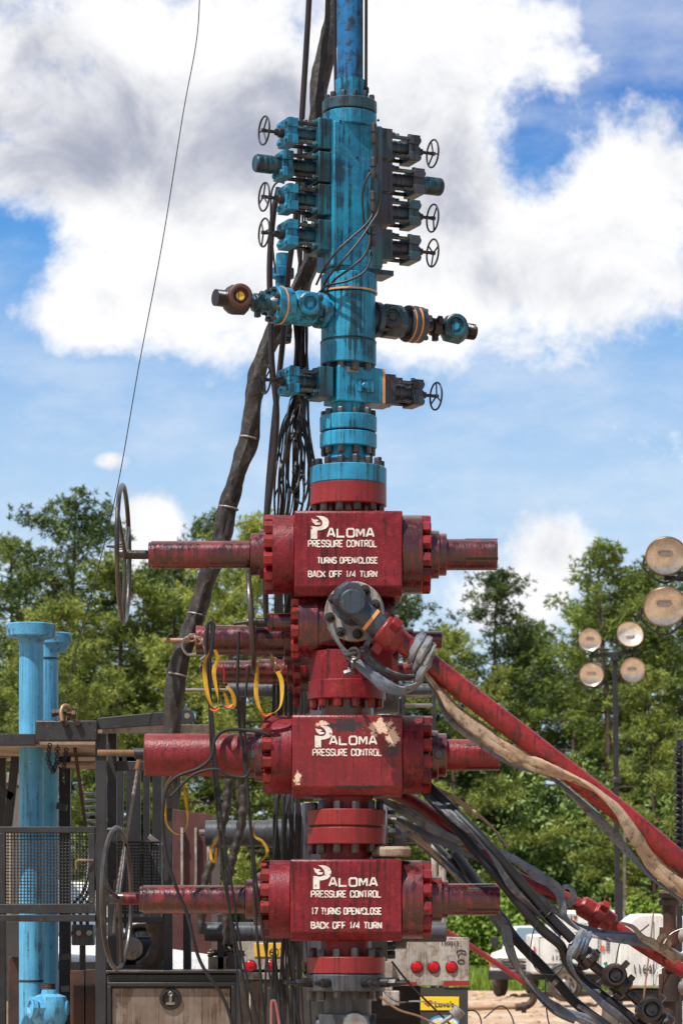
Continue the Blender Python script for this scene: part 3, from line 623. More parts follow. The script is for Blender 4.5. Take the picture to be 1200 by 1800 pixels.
def actuator(parent, m, sg, m1, kind='wheel', k=1.0, zc=0):
    d = Vector((sg, 0, 0)); q = lambda a, y=0, z=0: (sg * a, y, z + zc)
    mb = MB(m); mb.box(q(58, 0, 0), (26, 56, 53)); 
    for y in (-17, 17):
        for z in (-19, 19): mb.hexn(q(70, y, z), q(80, y, z), 5.5)
    body = mb.build('ram_bonnet', m1, parent, bevel=.006)
    L = 108 * k; E = L + 20
    mb = MB(m); mb.cyl(q(70), q(L + 2), 13.5, 24)
    for a in range(76, int(L), 9): mb.lathe(q(a), d, [(0, 14.5), (3, 14.5)], 20)
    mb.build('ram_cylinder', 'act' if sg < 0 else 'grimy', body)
    for y in (-17, 17):
        for z in (-16, 16):
            mb = MB(m); mb.cyl(q(68, y, z), q(L + 2, y, z), 3.6, 12); mb.build('tie_rod', 'rod', body)
    mb = MB(m)
    mb.box(q(L + 9, 0, 0), (19, 40, 28)); mb.box(q(L + 9, 0, 14.5), (20, 48, 16)); mb.box(q(L + 9, 0, -14.5), (20, 48, 16))
    for y in (-16, 16):
        for z in (-15, 15): mb.hexn(q(L + 16, y, z), q(L + 23, y, z), 5)
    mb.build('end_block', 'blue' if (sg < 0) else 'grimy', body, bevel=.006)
    # port fittings on top
    mb = MB(m); mb.cyl(q(L + 6, -6, 20), q(L + 6, -6, 27), 4); mb.hexn(q(88, -8, 18), q(88, -8, 25), 4.5); mb.build('fitting', 'act', body)
    if kind == 'wheel':
        mb = MB(m); mb.lathe(q(E - 3), d, [(0, 9), (10, 8.5), (12, 6), (16, 6)], 18); mb.cyl(q(E + 10), q(162), 3, 10); mb.build('stem', 'dark', body)
        rot = m.to_3x3().normalized(); c = m @ Vector(q(162)); ax = rot @ d
        handwheel(body, c, ax, 24 * S, 1.75 * S, 3, 4.5 * S, m='dark', phase=random.uniform(0, 2))
    else:
        mb = MB(m); mb.lathe(q(E - 3), d, [(0, 15), (4, 16), (8, 15), (44, 15), (46, 13)], 28)
        for a in range(12, 42, 5): mb.lathe(q(E + a), d, [(0, 15.8), (2, 15.8)], 28)
        mb.build('end_cylinder', 'act', body)
random.seed(12)
for i, py in enumerate((250, 308, 365, 427)):
    for sg in (-1, 1):
        mm = loc(614, py - (2 if sg < 0 else -2), TH)
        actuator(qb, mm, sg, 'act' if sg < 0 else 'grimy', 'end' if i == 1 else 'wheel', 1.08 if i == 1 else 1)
# lower single ram
mm = loc(618, 681, TH)
mb = MB(mm); mb.box((4, 0, 0), (88, 66, 62)); mb.box((12, -34, -3), (30, 8, 22)); mb.lathe((8, -38, -3), (0, -1, 0), [(0, 7), (4, 7)], 6); lb = mb.build('lower_ram_body', 'blue', bl, bevel=.008)
mb = MB(mm); mb.box((-14, -33.6, 24), (22, 1, 9)); mb.build('name_plate', 'chrome', lb)
mb = MB(mm); mb.box((47, -2, 0), (4, 64.6, 60)); mb.build('tape', 'tape', lb)
actuator(lb, loc(616, 680, TH), -1, 'act'); actuator(lb, loc(620, 684, TH), 1, 'grimy')
# side outlets
for sg, m1, thw, py in ((-1, 'blue', R(30), 552), (1, 'grimy', R(30), 556)):
    mm = loc(610 if sg < 0 else 612, py, thw); q = lambda a, y=0, z=0: (sg * a, y, z); d = Vector((sg, 0, 0)); kx = 1 if sg < 0 else 1.0
    mb = MB(mm); mb.lathe(q(40), d, [(0, 24), (8, 24), (10, 31), (20, 31), (22, 24), (28, 24)], 32); o = mb.build('side_outlet', m1, bl)
    for k in range(8):
        a = 2 * math.pi * k / 8; mb = MB(mm); mb.hexn(q(60, 26 * math.cos(a), 26 * math.sin(a)), q(68, 26 * math.cos(a), 26 * math.sin(a)), 4.5); mb.build('nut', 'nut', o)
    mb = MB(mm); mb.lathe(q(64), d, [(0, 24), (6, 31), (38, 31), (48, 26), (52, 24)], 8, .39); pv = mb.build('plug_valve', m1, o, bevel=.008)
    mb = MB(mm); w_ = (sg * 86 * kx, 0, 0); ax = Vector((-math.sin(thw) * 1.0, -math.cos(thw), 0)); ax = (-.25 if sg < 0 else -.45, -1, 0)
    mb.lathe((sg * 86, 0, 2), ax, [(20, 20), (36, 20), (38, 17), (38, 13), (33, 12), (33, 0)], 32, cap=False); mb.build('valve_port', m1 if sg < 0 else 'act', pv)
    mb = MB(mm); mb.lathe((sg * 86, 0, 2), ax, [(33, 8), (35, 7), (35, 0)], 6, cap=False); mb.build('stem_hex', 'blue' if sg < 0 else 'act', pv)
    mb = MB(mm)
    for (a, b, r) in ((112, 117, 24), (118, 134, 32), (135.5, 149, 32)): mb.lathe(q(a), d, [(0, r), (b - a, r)], 32)
    fl_ = mb.build('flange_pair', m1, o, bevel=.004)
    mb = MB(mm); mb.lathe(q(133.6), d, [(0, 32.8), (2.6, 32.8)], 32)
    if sg > 0: mb.lathe(q(121), d, [(0, 32.6), (2.2, 32.6)], 32)
    mb.build('tape', 'tape', fl_)
    for k in range(8):
        a = 2 * math.pi * (k + .5) / 8; mb = MB(mm); mb.hexn(q(149, 26 * math.cos(a), 26 * math.sin(a)), q(157, 26 * math.cos(a), 26 * math.sin(a)), 4.5); mb.build('nut', 'nut', fl_)
    mb = MB(mm); mb.lathe(q(148), d, [(0, 20), (10, 12), (22, 11), (24, 16), (38, 16), (40, 10), (56, 9)], 24)
    for k in range(3):
        a = 2 * math.pi * k / 3 + .5; mb.bar(q(179, 12 * math.cos(a), 12 * math.sin(a)), q(179, 25 * math.cos(a), 25 * math.sin(a)), 10, 9, (1, 0, 0))
    mb.build('wing_union', 'rustbrown' if sg > 0 else 'act', o, bevel=.003)
    mb = MB(mm); mb.lathe(q(198), d, [(0, 14), (6, 24), (30, 26), (40, 20), (46, 12)], 10, .3); ev = mb.build('elbow', 'dark' if sg < 0 else 'act', o, bevel=.006)
    mb = MB(mm); mb.lathe((sg * 219, 0, 2), ax, [(16, 21), (28, 21), (30, 18), (30, 14), (24, 13), (24, 0)], 28, cap=False); mb.build('elbow_port', 'act' if sg > 0 else 'rust', ev)
    mb = MB(mm); mb.lathe((sg * 219, 0, 2), ax, [(24.5, 8), (26, 7), (26, 0)], 20, cap=False); mb.build('port_plug', 'lime' if sg < 0 else 'blue', ev)
    mb = MB(mm); mb.lathe(q(240), d, [(i * 1.6, 14.5 if i % 2 else 13) for i in range(14)], 24); mb.build('threaded_end', 'rustbrown', ev)
# riser pipe above
rz = empty('riser_pipe', at(615, 150, Y0), 'blackened blue riser pipe standing on top of the blue stack', 'pipe')
mb = MB(); a = at(615, 152, Y0); mb.lathe(a, (0, 0, 1), [(0, 23 * S), (5, 23 * S)], 40); mb.build('pipe', 'bluepole', rz)
mb = MB(); mb.lathe(a, (0, 0, 1), [(0, 25.5 * S), (.012, 25.5 * S), (.016, 24.4 * S), (.03, 24.4 * S)], 40); mb.build('weld_collar', 'blue', rz)
mb = MB(); mb.cyl(at(643, 163, Y0), at(645, -900, Y0), 2.9 * S, 10); tag(mb.build('guide_rod', 'rust'), 'thin rusty rod standing close to the right of the blue riser pipe', 'rod')
mb = MB(); mb.hexn(at(643, 163, Y0), at(643, 154, Y0), .022); mb.build('nut', 'dark', bpy.data.objects['guide_rod'])
# small blue valve hanging behind on the left
hv = empty('blue_hose_valve', at(497, 500, Y0 + .9), 'small blue valve hanging on hoses behind the left rams', 'valve')
mb = MB(); q = at(497, 515, Y0 + .9)
mb.lathe(q, (0, 0, 1), [(-.30, .06), (-.2, .06), (-.19, .09), (-.08, .105), (.02, .09), (.04, .05), (.09, .05), (.1, .075), (.16, .075), (.17, .05), (.26, .045)], 20); mb.build('valve_body', 'blue', hv)
mb = MB(); mb.cyl(q + Vector((-.12, 0, -.03)), q + Vector((.14, 0, -.03)), .05, 16); mb.build('cross_port', 'act', hv)
mb = MB(); mb.lathe(q, (0, 0, 1), [(-.33, .055), (-.24, .065)], 18); mb.build('union_ring', 'rust', hv)
# hydraulic hoses and couplings on the ram body
def P1(pts, Y): return [at(a, b, Y if len(c) == 0 else Y + c[0]) for a, b, *c in pts]
YB = Y0 - .22
hh = [[(657, 235), (662, 262), (660, 290, .02), (645, 312), (637, 340), (638, 372), (641, 400), (650, 418, -.03), (642, 446, -.05), (618, 470, -.05), (590, 490), (572, 512)],
      [(656, 296), (666, 322), (670, 345), (664, 372), (655, 388, -.02), (630, 425, -.05), (600, 460, -.06), (578, 486), (560, 520, .2)],
      [(655, 355), (654, 378), (640, 398, -.03), (615, 420, -.05), (590, 444, -.05), (568, 475), (556, 500, .2)],
      [(655, 416), (650, 436), (652, 452, -.03), (640, 478, -.05), (610, 494, -.05), (575, 502), (560, 515, .2)]]
for i, p in enumerate(hh):
    nm = ['first', 'second', 'third', 'lowest'][i]
    mb = MB(); mb.tube(P1(p, YB), 2.1 * S, 8, 5)
    o = tag(mb.build('hydraulic_hose', 'rubber'), f'black hydraulic hose from the {nm} coupling down the front of the blue ram body', 'hose', 'hoses on the blue ram body')
    a = at(p[0][0], p[0][1], YB); mb = MB(); mb.lathe(a + Vector((0, 0, -.06)), (0, 0.02, 1), [(0, 3 * S), (.02, 5 * S), (.05, 5 * S), (.052, 3.6 * S), (.07, 3.6 * S), (.072, 5.6 * S), (.12, 5 * S), (.13, 3 * S)], 12)
    mb.build('coupling', 'nut', o)
if back_n.b.verts: back_n.build('nut', 'dark', bl)['kind'] = 'stuff'
# ------------------------------------------------------------------ hoses, cables, slings
def hose(name, pts, Y, r, m, label, cat, group=None, seg=10, sub=6, rf=None, flat=None, twist=0, **k):
    mb = MB(); mb.tube(P1(pts, Y), r * Y / F, seg, sub, rf, flat, twist); return tag(mb.build(name, m, None), label, cat, group)
hose('crane_line', [(352, -60), (347, 60), (322, 200), (285, 430), (245, 640), (208, 850), (170, 1010), (135, 1140), (112, 1236)], 19.6, .9, 'dark', 'thin black steel line running from the sky down to the left skid shackle', 'cable')
# sleeved hose
g = lumpy(.30, 5, .0, 40)
sl = hose('sleeved_hose', [(600, -200), (586, 0), (580, 60), (566, 128), (561, 165), (558, 235), (563, 330), (560, 420), (530, 500), (490, 572), (456, 648), (444, 720), (436, 775), (418, 830), (402, 890), (388, 950), (366, 1010), (346, 1080), (322, 1140), (309, 1200), (303, 1290), (300, 1420)], 18.75, 15.5, 'sleeve', 'thick black fabric sleeved hose snaking down behind the stack on its left', 'hose', None, 24, 16, g)
for (px, py, r) in ((569, 128, 9), (311, 1186, 17), (437, 770, 16), (402, 893, 17), (346, 1080, 16)):
    mb = MB(); mb.torus(at(px, py, 18.75), (.2, 0, 1), r * S, 2 * S, 20, 6); mb.build('hose_tie', 'flangegrey', sl)
hose('bare_hose', [(550, -200), (543, 0), (531, 200), (520, 380), (508, 470), (497, 600), (482, 740), (470, 880), (466, 1000), (470, 1150)], 18.6, 5.2, 'brownhose', 'straight brown black hose falling from the top just left of the riser pipe', 'hose', None, 12)
hose('bare_hose', [(490, 330), (480, 380), (474, 470), (476, 560), (478, 640), (486, 720), (482, 800), (470, 900), (460, 1000)], 18.5, 5.4, 'brownhose', 'brown hose curving down from behind the lower blue rams beside the straight one', 'hose', None, 12)
hose('bare_hose', [(585, -200), (588, 40), (590, 170), (592, 260)], 18.5, 3, 'rubber', 'thin black hose right against the left side of the riser pipe', 'hose')
hose('loop_hose', [(500, 322), (488, 320), (478, 335), (476, 370), (478, 420), (484, 480)], 18.3, 1.8, 'rubber', 'small black hose looping behind the third handwheel on the left', 'hose')
# cable bundle behind the left rams down the stack
random.seed(21)
for i in range(26):
    x = 512 + i * 2.1 + random.uniform(-3, 3); pts = []
    tx = [(560, 440), (548, 470)] if i % 3 else [(530, 300), (528, 420)]
    pts += [(tx[0][0] + random.uniform(-8, 8), tx[0][1]), (tx[1][0] + random.uniform(-8, 8), tx[1][1])]
    o_ = random.uniform(-4, 4); fan = (i - 12.5) * 2.7
    for py in (540, 610, 665, 700): pts.append((528 + fan * .28 + o_ + random.uniform(-2.5, 2.5), py, random.uniform(-.05, .1)))
    for py, q in ((745, .55), (790, .8), (835, 1.0), (880, 1.05)): pts.append((518 + fan * q + o_ + random.uniform(-6, 6) * (i % 3), py, random.uniform(-.1, .15)))
    for py in (960, 1100, 1300): pts.append((506 + fan * .7 + o_ + random.uniform(-3, 3), py, .25))
    for py in (1420, 1520, 1650, 1860): pts.append(((486, 500, 512, 524)[i % 4] + random.uniform(-4, 4) + (py - 1420) * (.03 * ((i * 7) % 5 - 2)), py, .1))
    hose('control_cable', pts, 18.9, random.choice((1.3, 1.6, 1.9, 2.4)), random.choice(('rubber', 'rubber', 'brownhose')),
         'black control cable in the long tangled bundle hanging behind the left of the stack', 'cable', 'control cables in the tangled bundle')
for i in range(4):
    c = (520 + random.uniform(-22, 18), 790 + random.uniform(-55, 50)); a0 = random.uniform(0, 6); ra, rb = random.uniform(6, 20), random.uniform(35, 75)
    pts = [(c[0] + ra * math.cos(a0 + k * .75) + k, c[1] + rb * math.sin(a0 + k * .75) + k * 2, random.uniform(-.1, .1)) for k in range(8)]
    hose('cable_loop', pts, 18.7, random.choice((1.7, 2.1)), 'rubber', 'loose black cable loop in the tangle left of the lower blue flanges', 'cable', 'loose loops in the cable tangle')
# cables in front of the left stem housings
random.seed(5)
fr = [[(366, 1092), (364, 1150), (368, 1240), (372, 1330), (384, 1450), (396, 1560), (420, 1680), (442, 1800), (450, 1860)],
      [(372, 1092), (370, 1150), (371, 1240), (377, 1330), (390, 1450), (408, 1560), (428, 1690), (470, 1860)],
      [(376, 1100), (366, 1180), (374, 1260), (380, 1340), (392, 1460), (402, 1580), (418, 1720), (430, 1860)],
      [(420, 1110), (418, 1240), (432, 1360), (442, 1480), (450, 1620), (462, 1760), (470, 1860)],
      [(437, 1170), (430, 1260), (436, 1390), (446, 1500), (462, 1640), (500, 1860)],
      [(490, 1390), (484, 1480), (480, 1560), (484, 1680), (500, 1860)],
      [(500, 1400), (496, 1500), (500, 1600), (512, 1720), (540, 1860)]]
lab = ['leftmost', 'second', 'third', 'fourth', 'fifth', 'sixth', 'rightmost']
for i, p in enumerate(fr):
    hose('front_cable', p, 17.8 if i < 5 else 18.5, (2.4, 2.2, 1.9, 2.6, 2.2, 2.3, 2.3)[i], 'rubber', f'{lab[i]} of the seven black cables hanging in front of the left stem housings', 'cable', 'cables hanging in front of the stem housings')
hose('looped_hose', [(470, 1290), (440, 1284), (398, 1283), (378, 1300), (372, 1330), (350, 1350), (310, 1366), (292, 1390), (286, 1440), (292, 1500), (310, 1560), (330, 1610), (352, 1690), (395, 1760), (425, 1860)], 17.72, 3.2, 'rubber', 'black hose draped over the fat red stem housing and looping down to the toolbox', 'hose')
hose('looped_hose', [(300, 1400), (340, 1362), (380, 1352), (400, 1362), (430, 1366), (440, 1352)], 17.7, 2.8, 'rubber', 'short black hose slung below the fat red stem housing', 'hose')
hose('looped_hose', [(345, 1150), (330, 1150), (321, 1136), (326, 1122), (342, 1118), (356, 1128), (362, 1150), (352, 1160)], 18.1, 2.6, 'chrome', 'short grey hose curled around the threaded rod end of the side valve', 'hose')
for i, (p, Yc, r) in enumerate((([(404, 1370), (396, 1430), (376, 1500), (360, 1556), (352, 1640)], 19.4, 8), ([(430, 1380), (424, 1450), (406, 1520), (398, 1580), (400, 1660)], 19.6, 8))):
    mb = MB(); mb.tube(P1(p, Yc), r * Yc / F, 12, 14, lambda x, L: 1 + .16 * math.sin(L * 75))
    tag(mb.build('corrugated_hose', 'sleeve'), ['dark corrugated hose, left of the two, hanging left of the main stack', 'dark corrugated hose, right of the two, hanging left of the main stack'][i], 'hose', 'corrugated hoses')
mb = MB(); mb.tube(P1([(268, 1618), (278, 1640), (282, 1662), (268, 1690), (246, 1704)], 20.9), 15 * 20.9 / F, 16, 12, lumpy(.3, 9, .08, 35)); tag(mb.build('fabric_hose', mat('brown_oily_fabric', (.12, .08, .05), (.06, .04, .03), rough=.7, bump=.8, fine=25)), 'bulky brown wrapped hose bending down behind the lowest handwheel', 'hose')
# yellow slings
ys = [([(372, 1140), (360, 1165), (361, 1195), (366, 1225), (377, 1247), (384, 1235), (380, 1210), (376, 1180), (383, 1160), (378, 1142)], 17.75, 'yellow sling drooping with its loop under the upper side stem', 0),
      ([(388, 1203), (384, 1216), (392, 1214), (398, 1228), (402, 1242), (412, 1238), (408, 1218), (398, 1206)], 17.8, 'small folded yellow sling under the second side stem', 1),
      ([(462, 1152), (454, 1170), (450, 1215), (456, 1245), (468, 1256), (486, 1250), (494, 1235), (495, 1200), (488, 1180)], 17.75, 'large yellow sling looped under the edge on handwheel', 2),
      ([(303, 1362), (292, 1380), (290, 1420), (294, 1450), (310, 1466), (324, 1462), (330, 1440), (326, 1400), (322, 1376)], 18.2, 'long thin yellow sling hanging below the fat red housing', 3),
      ([(385, 1448), (382, 1475), (372, 1490), (371, 1508), (378, 1514), (381, 1490)], 17.9, 'narrow yellow strap tied to the front cables above the lowest valve', 4),
      ([(455, 1440), (446, 1450), (448, 1470), (462, 1480), (470, 1500), (452, 1520)], 18.4, 'small yellow strap among the cables at the left of the double flange', 5)]
for p, Yc, l, i in ys:
    mb = MB(); mb.tube(P1(p, Yc), 3.9 * Yc / F if i < 3 else 2.7 * Yc / F, 8, 5, None, .18, 7); o = tag(mb.build('yellow_sling', 'yellow'), l, 'sling')
    if i in (0, 1, 2):
        q = p[4]; mb = MB(); mb.tube(P1([(q[0] - 8, q[1] - 1), (q[0], q[1] + 3), (q[0] + 9, q[1] - 2)], Yc - .02), 3.6 * S, 8, 4, None, .4); mb.build('sling_tag', 'orange', o)
mb = MB(); mb.tube(P1([(392, 1168), (394, 1180), (394, 1202)], 17.8), 3 * S, 8, 4, None, .5); tag(mb.build('red_strap', 'inkred'), 'short red strap hanging under the second side stem', 'strap')
for i, (a, b) in enumerate((((360, 1129), (334, 1120)), ((476, 1152), (490, 1180)))):
    mb = MB(); A = at(*a, 17.8); B = at(*b, 17.8)
    for k in range(4):
        c = A.lerp(B, (k + .5) / 4); mb.torus(c, (0, 1, .3) if k % 2 else (1, .1, .3), .022, .007, 12, 6)
    tag(mb.build('shackle_chain', 'thread'), ['rusty shackle chain at the end of the upper side stem', 'rusty shackle chain above the large yellow sling'][i], 'chain')
# black hose on the top of the side stem
for i, p in enumerate(([(371, 1092), (365, 1098), (362, 1125), (363, 1150)], [(371, 1092), (376, 1100), (374, 1125), (370, 1150)])):
    hose('cable_hook', p, 17.6, 3, 'rubber', ['left', 'right'][i] + ' strand of the cable bent over the upper side stem', 'cable')
# ---- slings around flow line
LY = FY - .15
mb = MB(); w_ = at(745, 1160, LY)
for k, (dx, dy, a, rr) in enumerate(((-14, -22, .5, 21), (-4, -12, .45, 25), (4, 0, .4, 24), (0, 14, .5, 21))):
    mb.tube([at(745 + dx, 1160 + dy, LY) + (Vector((math.sin(a) * math.cos(q), -math.sin(q), math.cos(a) * math.cos(q) * 1.0)) * rr * S) for q in [2 * math.pi * j / 12 for j in range(12)]], 10 * S, 10, 3, lumpy(.4, 14), .6, 3, closed=True)
wr = tag(mb.build('wrapped_sling', 'sling_b'), 'blue grey sling wrapped in a fat knot around the long red pipe', 'sling')
def sling(pts, Y, r, m, label, name='lifting_sling', flat=.45, tw=2.2, cat='sling', lump=.35):
    mb = MB()
    for k_ in range(2): mb.tube(P1(pts, Y), r * .62 * Y / F, 18, 8, lumpy(lump, 9), flat, tw * 2.2, off=r * .36 * Y / F, ph=k_ * math.pi)
    return tag(mb.build(name, m), label, cat)
sling([(742, 1195), (728, 1206), (705, 1214), (680, 1207), (655, 1188), (635, 1172), (610, 1150), (590, 1122), (580, 1098)], LY, 11, 'sling_b', 'blue grey sling hanging in a loop from the round bolted flange to the wrapped knot')
sling([(738, 1188), (705, 1190), (672, 1180), (650, 1160), (640, 1135)], LY + .02, 10, 'sling_d', 'dark sling strand above the blue grey loop under the elbow', lump=.3)
sling([(628, 1150), (640, 1140), (652, 1120), (662, 1130)], LY + .05, 9, 'sling_b', 'short blue sling end tucked beneath the elbow')
mb = MB(); q = at(622, 1150, LY - .06)
mb.torus(q, (.3, 1, 0), .035, .012, 16, 8); mb.torus(q + Vector((-.02, 0, -.07)), (.9, .4, 0), .03, .011, 16, 8); mb.cyl(q + Vector((-.06, -.01, -.01)), q + Vector((.06, .01, .02)), .013, 10); mb.hexn(q + Vector((-.06, 0, -.12)), q + Vector((.0, 0, -.10)), .02)
tag(mb.build('lifting_shackle', 'nut'), 'greasy steel shackle joining the slings below the round flange', 'shackle')
sling([(742, 1178), (770, 1210), (800, 1250), (850, 1290), (895, 1322), (930, 1340), (962, 1352, -.08), (1005, 1368, -.10), (1050, 1392, -.1), (1085, 1425, -.1), (1115, 1470, -.08), (1150, 1520), (1200, 1565), (1300, 1650)], LY, 15, 'sling_t', 'muddy tan sling twisting along the long red pipe down to the right', flat=.5, tw=1.1)
sling([(745, 1188), (768, 1222), (790, 1262), (840, 1302), (890, 1336), (925, 1352), (960, 1362, .05), (1010, 1400, .08), (1060, 1450, .08), (1110, 1505, .05), (1150, 1548), (1200, 1582), (1300, 1660)], LY + .06, 9, 'sling_b', 'narrow blue sling running along the underside of the muddy tan sling', flat=.5, tw=1.5)
# ---- second red pipe and its slings
B2 = empty('second_flow_line', at(700, 1400, 18.2), 'second red pipe, slimmer and lower, running from behind the stack to the lower right', 'pipe')
mb = MB(); mb.tube(P1([(690, 1392, .3), (735, 1415, .2), (800, 1462), (868, 1516), (940, 1560), (1000, 1582), (1060, 1616), (1130, 1664), (1215, 1716), (1320, 1785)], 18.1), 12 * 18.1 / F, 18, 8); mb.build('pipe', 'redpipe', B2)
mb = MB(); a = at(1018, 1590, 18.1); b = at(1068, 1619, 18.1); d = (b - a).normalized()
mb.lathe(a, d, [(0, .055), (.02, .068), (.10, .068), (.11, .085), (.17, .085), (.18, .068), (.24, .062), (.25, .05)], 24)
ua, uw, _ = basis(d)
for k in range(3):
    r_ = ua * math.cos(2.09 * k + .3) + uw * math.sin(2.09 * k + .3); mb.bar(a + d * .14 + r_ * .07, a + d * .14 + r_ * .125, .05, .05, d)
mb.build('hammer_union', 'redflat', B2, bevel=.004)
sling([(655, 1398, .3), (710, 1425, .2), (770, 1462, .1), (830, 1485), (880, 1498, -.05), (930, 1528, -.08), (975, 1560, -.1), (988, 1590, -.1), (992, 1612, -.08), (1030, 1640, -.06), (1090, 1650, -.05), (1130, 1656, -.05), (1165, 1668, -.05), (1230, 1700)], 18.0, 9.5, 'sling_g', 'pale grey sling twisted along the second red pipe', flat=.5, tw=1.6)
sling([(700, 1440, .25), (770, 1476, .1), (840, 1510), (900, 1540), (950, 1580, -.03), (1000, 1618, -.08), (1060, 1640, -.1), (1130, 1652, -.1), (1190, 1680)], 18.1, 8, 'sling_b', 'blue grey sling lying close under the pale one on the second red pipe', flat=.5, tw=2)
sling([(985, 1580), (990, 1560), (1003, 1562), (1008, 1580), (996, 1590)], 17.9, 8, 'sling_g', 'pale sling knot at the upper end of the red hammer union')
sling([(1090, 1622), (1112, 1630), (1130, 1650), (1150, 1660), (1190, 1690)], 17.85, 8, 'sling_t', 'tan sling end tied over the second red pipe near its lower end')
mb = MB(); mb.torus(at(1167, 1654, 17.85), (.3, 1, .2), .035, .016, 16, 8); tag(mb.build('sling_ring', 'sling_t'), 'tan ring knotted on the sling near the rusty post', 'ring')
# ---- black hoses
BH = 17.7
mb = MB(); mb.tube(P1([(752, 1382, .3), (790, 1418, .15), (850, 1478), (905, 1540), (960, 1605), (1006, 1652)], BH), 9 * BH / F, 18, 8); b1 = tag(mb.build('black_line', 'rubber'), 'thick black line from behind the middle valve down to the dark hammer unions', 'hose')
mb = MB(); mb.tube(P1([(748, 1392, .4), (790, 1440, .3), (850, 1512, .1), (905, 1580), (950, 1632), (985, 1662), (995, 1690, .1), (1020, 1720, .1), (1060, 1752), (1110, 1790), (1160, 1830)], BH), 8.6 * BH / F, 18, 8, lumpy(.1, 5)); tag(mb.build('black_line', 'rubber'), 'second thick black line running just below the first and under the hammer unions', 'hose')
sling([(750, 1398, .2), (800, 1440, .05), (860, 1500, -.06), (900, 1560, -.05), (950, 1612, -.02), (985, 1645)], BH, 7, 'sling_d', 'dark oily sling lying between the two thick black lines')
sling([(745, 1375, .3), (800, 1405, .2), (860, 1450, .1), (890, 1490, .1)], 17.9, 4.5, 'sling_t', 'thin tan sling at the top of the thick black lines', flat=.7)
# knot
mb = MB()
for k in range(3):
    mb.tube([at(1016 + k * 7 - 5, 1660, BH) + Vector((math.cos(q) * .5, -math.sin(q), math.cos(q))) * (20 - k * 2) * S for q in [2 * math.pi * j / 10 for j in range(10)]], 8.5 * S, 10, 3, lumpy(.4, 12), .7, 3, closed=True)
tag(mb.build('sling_knot', 'sling_b'), 'blue grey sling knot tied where the thick black line meets the hammer unions', 'sling')
un = empty('hammer_union_chain', at(1080, 1720, BH), 'chain of dark oily hammer unions and swivel elbows at the lower right', 'pipe fitting')
path = [at(1024, 1676, BH), at(1045, 1700, BH), at(1076, 1722, BH), at(1112, 1752, BH), at(1140, 1778, BH), at(1180, 1812, BH)]
mb = MB(); mb.tube(path, 8.5 * S, 14, 5); mb.build('iron_pipe', 'rustbrown', un)
for j, (t0, a, b) in enumerate(((.35, 0, 1), (.4, 2, 3), (.6, 4, 5))):
    c = path[a].lerp(path[b], t0); d = (path[b] - path[a]).normalized(); mb = MB(); mb.lathe(c - d * .055, d, [(0, .045), (.01, .062), (.04, .062), (.045, .072), (.095, .072), (.105, .055), (.11, .045)], 24)
    ua, uw, _ = basis(d)
    for k in range(3):
        r_ = ua * math.cos(2.09 * k + .9 + j) + uw * math.sin(2.09 * k + .9 + j); mb.bar(c + d * .015 + r_ * .06, c + d * .015 + r_ * .10, .04, .04, d)
    mb.build('hammer_union', 'rustbrown', un, bevel=.004)
for (px, py, r) in ((1078, 1716, 21), (1141, 1776, 23)):
    c = at(px, py, BH - .03); ax = Vector((.12, -1, .1)); mb = MB()
    mb.lathe(c, ax, [(-.09, .05), (-.06, r * S), (.03, r * S * 1.05), (.045, r * S * .9), (.06, r * S * .82), (.062, r * S * .62), (.035, r * S * .58), (.03, 0)], 28, cap=False)
    sw = mb.build('swivel_elbow', 'rustbrown', un)
    mb = MB(); mb.lathe(c, ax, [(.04, r * S * .5), (.05, r * S * .45), (.05, r * S * .15), (.058, r * S * .14), (.058, 0)], 24, cap=False); mb.build('grease_cap', 'dark', sw)
    mb = MB(); mb.bar(c + Vector((.05, -.02, .05)), c + Vector((.085, -.03, .09)), .035, .035); mb.build('lug', 'rustbrown', sw)
    mb = MB(); mb.bar(c + Vector((-.07, -.02, -.02)), c + Vector((-.10, -.03, -.05)), .03, .03); mb.build('lug', 'rustbrown', sw)
sling([(1006, 1660), (1000, 1690, -.05), (1016, 1722, -.06), (1050, 1756, -.06), (1085, 1785, -.06), (1120, 1820)], BH, 8, 'sling_d', 'dark sling following the underside of the hammer union chain')
# zip ties/loop wire on black line
hose('looped_wire', [(964, 1612), (950, 1600), (946, 1618), (936, 1640), (932, 1680), (946, 1708), (975, 1713), (990, 1698)], BH - .12, 1.1, 'rubber', 'thin black wire looping off the thick black lines', 'wire')
mb = MB(); mb.torus(at(962, 1608, BH), (.7, 0, -.72), 10.5 * S, 1.6 * S, 20, 6); mb.build('cable_tie', 'rubber', b1)
# ---- lower hose pair
mb = MB(); mb.tube(P1([(800, 1500, .9), (845, 1560, .5), (880, 1612), (905, 1650), (945, 1692), (978, 1726), (1010, 1762), (1060, 1800), (1120, 1840)], 18.3), 9 * 18.3 / F, 16, 8); o = tag(mb.build('dark_line', 'rubber'), 'straight dark line with steel bands below the thick black lines', 'hose')
for (px, py) in ((978, 1728), (895, 1638)):
    mb = MB(); mb.lathe(at(px, py, 18.3) - Vector((.02, 0, -.02)), (.7, 0, -.71), [(0, 9.8 * S), (.03, 9.8 * S)], 18); mb.build('steel_band', 'chrome', o)
sling([(862, 1600, .1), (885, 1625), (895, 1665), (915, 1710), (945, 1745), (985, 1775), (1020, 1788), (1050, 1800), (1100, 1830)], 18.1, 9, 'sling_b', 'blue and dark sling curving down left of the straight dark line to the bottom', flat=.5, tw=1.8)
sling([(880, 1612, .1), (888, 1650), (900, 1690), (930, 1735), (970, 1775), (1010, 1795)], 18.2, 6, 'sling_d', 'dark strand hugging the left side of the curving blue sling', flat=.6, tw=1.8)
sling([(1015, 1768), (1035, 1780), (1060, 1800), (1090, 1830)], 17.9, 8, 'sling_g', 'pale sling end wrapped at the bottom of the straight dark line', flat=.6)
